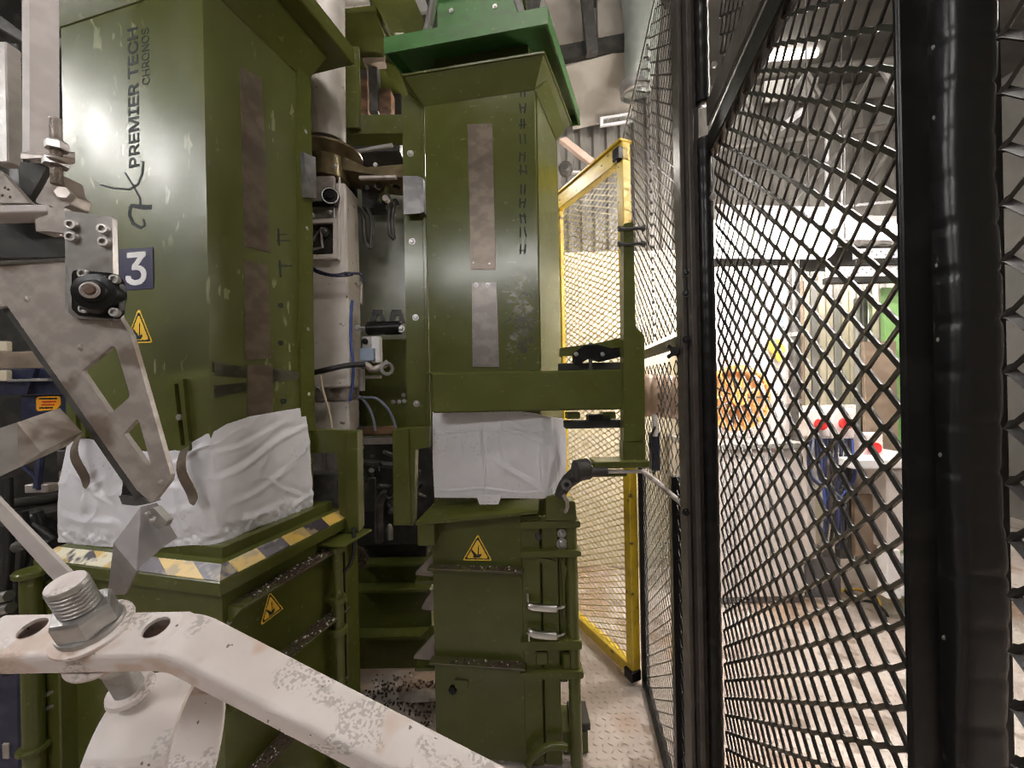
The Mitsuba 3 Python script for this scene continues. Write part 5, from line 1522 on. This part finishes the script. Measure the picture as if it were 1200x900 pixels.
t = thing('green_panel', 'pale green door panel with a white edge next to the door stile', 'panel')
part(t, 'panel', pbox(1040, 336, 1110, 690, 3.05, .04), PALEGREEN)
part(t, 'edge', pbox(1062, 336, 1067, 540, 3.0, .04), SIGN_WHITE)
t = thing('cable_tray', 'dark-framed white perforated cable trays under the smaller strip lamp', 'cable tray')
for k, (x0, y0, y1) in enumerate(((1000, 290, 306), (968, 312, 326))):
    pa, pb = P(x0, (y0 + y1) / 2, 2.9), P(1110, (y0 + y1) / 2 - 2, 2.9)
    part(t, 'tray_face', bbox((pa + pb) / 2, (pb[0] - pa[0], .02, .075), bev=.002), SIGN_WHITE)
    part(t, 'tray_rail', bbox((pa + pb) / 2 + A(0, -.01, -.062), (pb[0] - pa[0] + .03, .06, .042), bev=.003), DARK)
    for j in range(22):
        part(t, 'perforation', cyl(pa + A(.03 + j * .031, -.0105, .012 * (1 if j % 2 else -1)), A(0, -1, 0), .006, .002, n=8), CABDARK)
for x in (990, 1060):
    q = P(x, 280, 2.92)
    part(t, 'hanger', tube([q, A(q[0], q[1], ZC)], .006, 6), DARKGREY)
t = thing('roof_truss', 'pale steel lattice truss under the roof beyond the mesh door', 'truss')
for (x0, y0, x1, y1, r, m_) in ((850, 90, 1110, 66, .035, CORR), (840, 175, 1110, 140, .03, CORR), (858, 95, 905, 165, .022, CORR), (905, 165, 945, 84, .026, ALU), (945, 84, 985, 155, .022, CORR),
                                (985, 155, 1030, 75, .026, CORR), (1030, 75, 1075, 145, .026, ALU), (969, 160, 969, 250, .016, SIGN_WHITE), (988, 150, 988, 250, .016, SIGN_WHITE), (925, 240, 990, 170, .022, ALU),
                                (975, 243, 1050, 236, .012, SIGN_WHITE), (880, 250, 900, 190, .02, CORR), (1000, 240, 1060, 150, .022, CORR), (915, 150, 940, 130, .03, SIGN_WHITE)):
    part(t, 'bar', tube([P(x0, y0, 3.6), P(x1, y1, 3.6)], r, 6), m_)
t = thing('roof_lining', 'pale roof sheets hung behind the truss', 'roof sheets')
for k, (x0, y0, x1, y1) in enumerate(((896, 92, 925, 118), (928, 90, 960, 118), (1020, 88, 1050, 112), (1030, 128, 1060, 150))):
    part(t, 'sheet', solid_px(poly((x0, y0 + 3), (x1, y0), (x1 - 6, y1), (x0 - 3, y1 + 2)), yplane(4.2), 0, .02), WALLGREY, False)
for k, (x0, x1, y) in enumerate(((896, 957, 66), (981, 1060, 54))):
    t = thing('strip_lamp', ('distant strip lamp under the roof, farther from the door stile', 'distant strip lamp under the roof, nearer the door stile')[k], 'lamp')
    pa, pb = P(x0, y + 2, 3.9), P(x1, y - 3, 3.9)
    dd = unit(pb - pa)
    part(t, 'housing', bbox((pa + pb) / 2 + A(0, 0, .05), (np.linalg.norm(pb - pa), .1, .04), bev=.004), 'lamp_white')
    kk = key_for(t + '__diffuser')
    scene[kk] = {**mikit.ply(lathe([(0, 0), (.03, 0), (.03, np.linalg.norm(pb - pa)), (0, np.linalg.norm(pb - pa))], pa, dd, 12), 'lamp_white', smooth=40),
                 'emitter': {'type': 'area', 'radiance': {'type': 'rgb', 'value': [LAMP_POWER * .8 * q for q in (1.0, .93, .84)]}}}
for k, ps in enumerate(([(985, 706), (1000, 690), (1018, 694), (1030, 712)], [(990, 690), (1002, 702), (1024, 706), (1040, 722)])):
    single('floor_cable', ('yellow cable end lying on the floor below the bench', 'black cable lying on the floor below the bench')[k], 'cable',
           tube(curve([(lambda q: CAM + q * ((CAMZ - .008) / -q[2]))(ray(x, y)) for x, y in ps], 16), .008, 8), SIGN_YELLOW if k == 0 else BLACK_RUBBER, smooth=40)
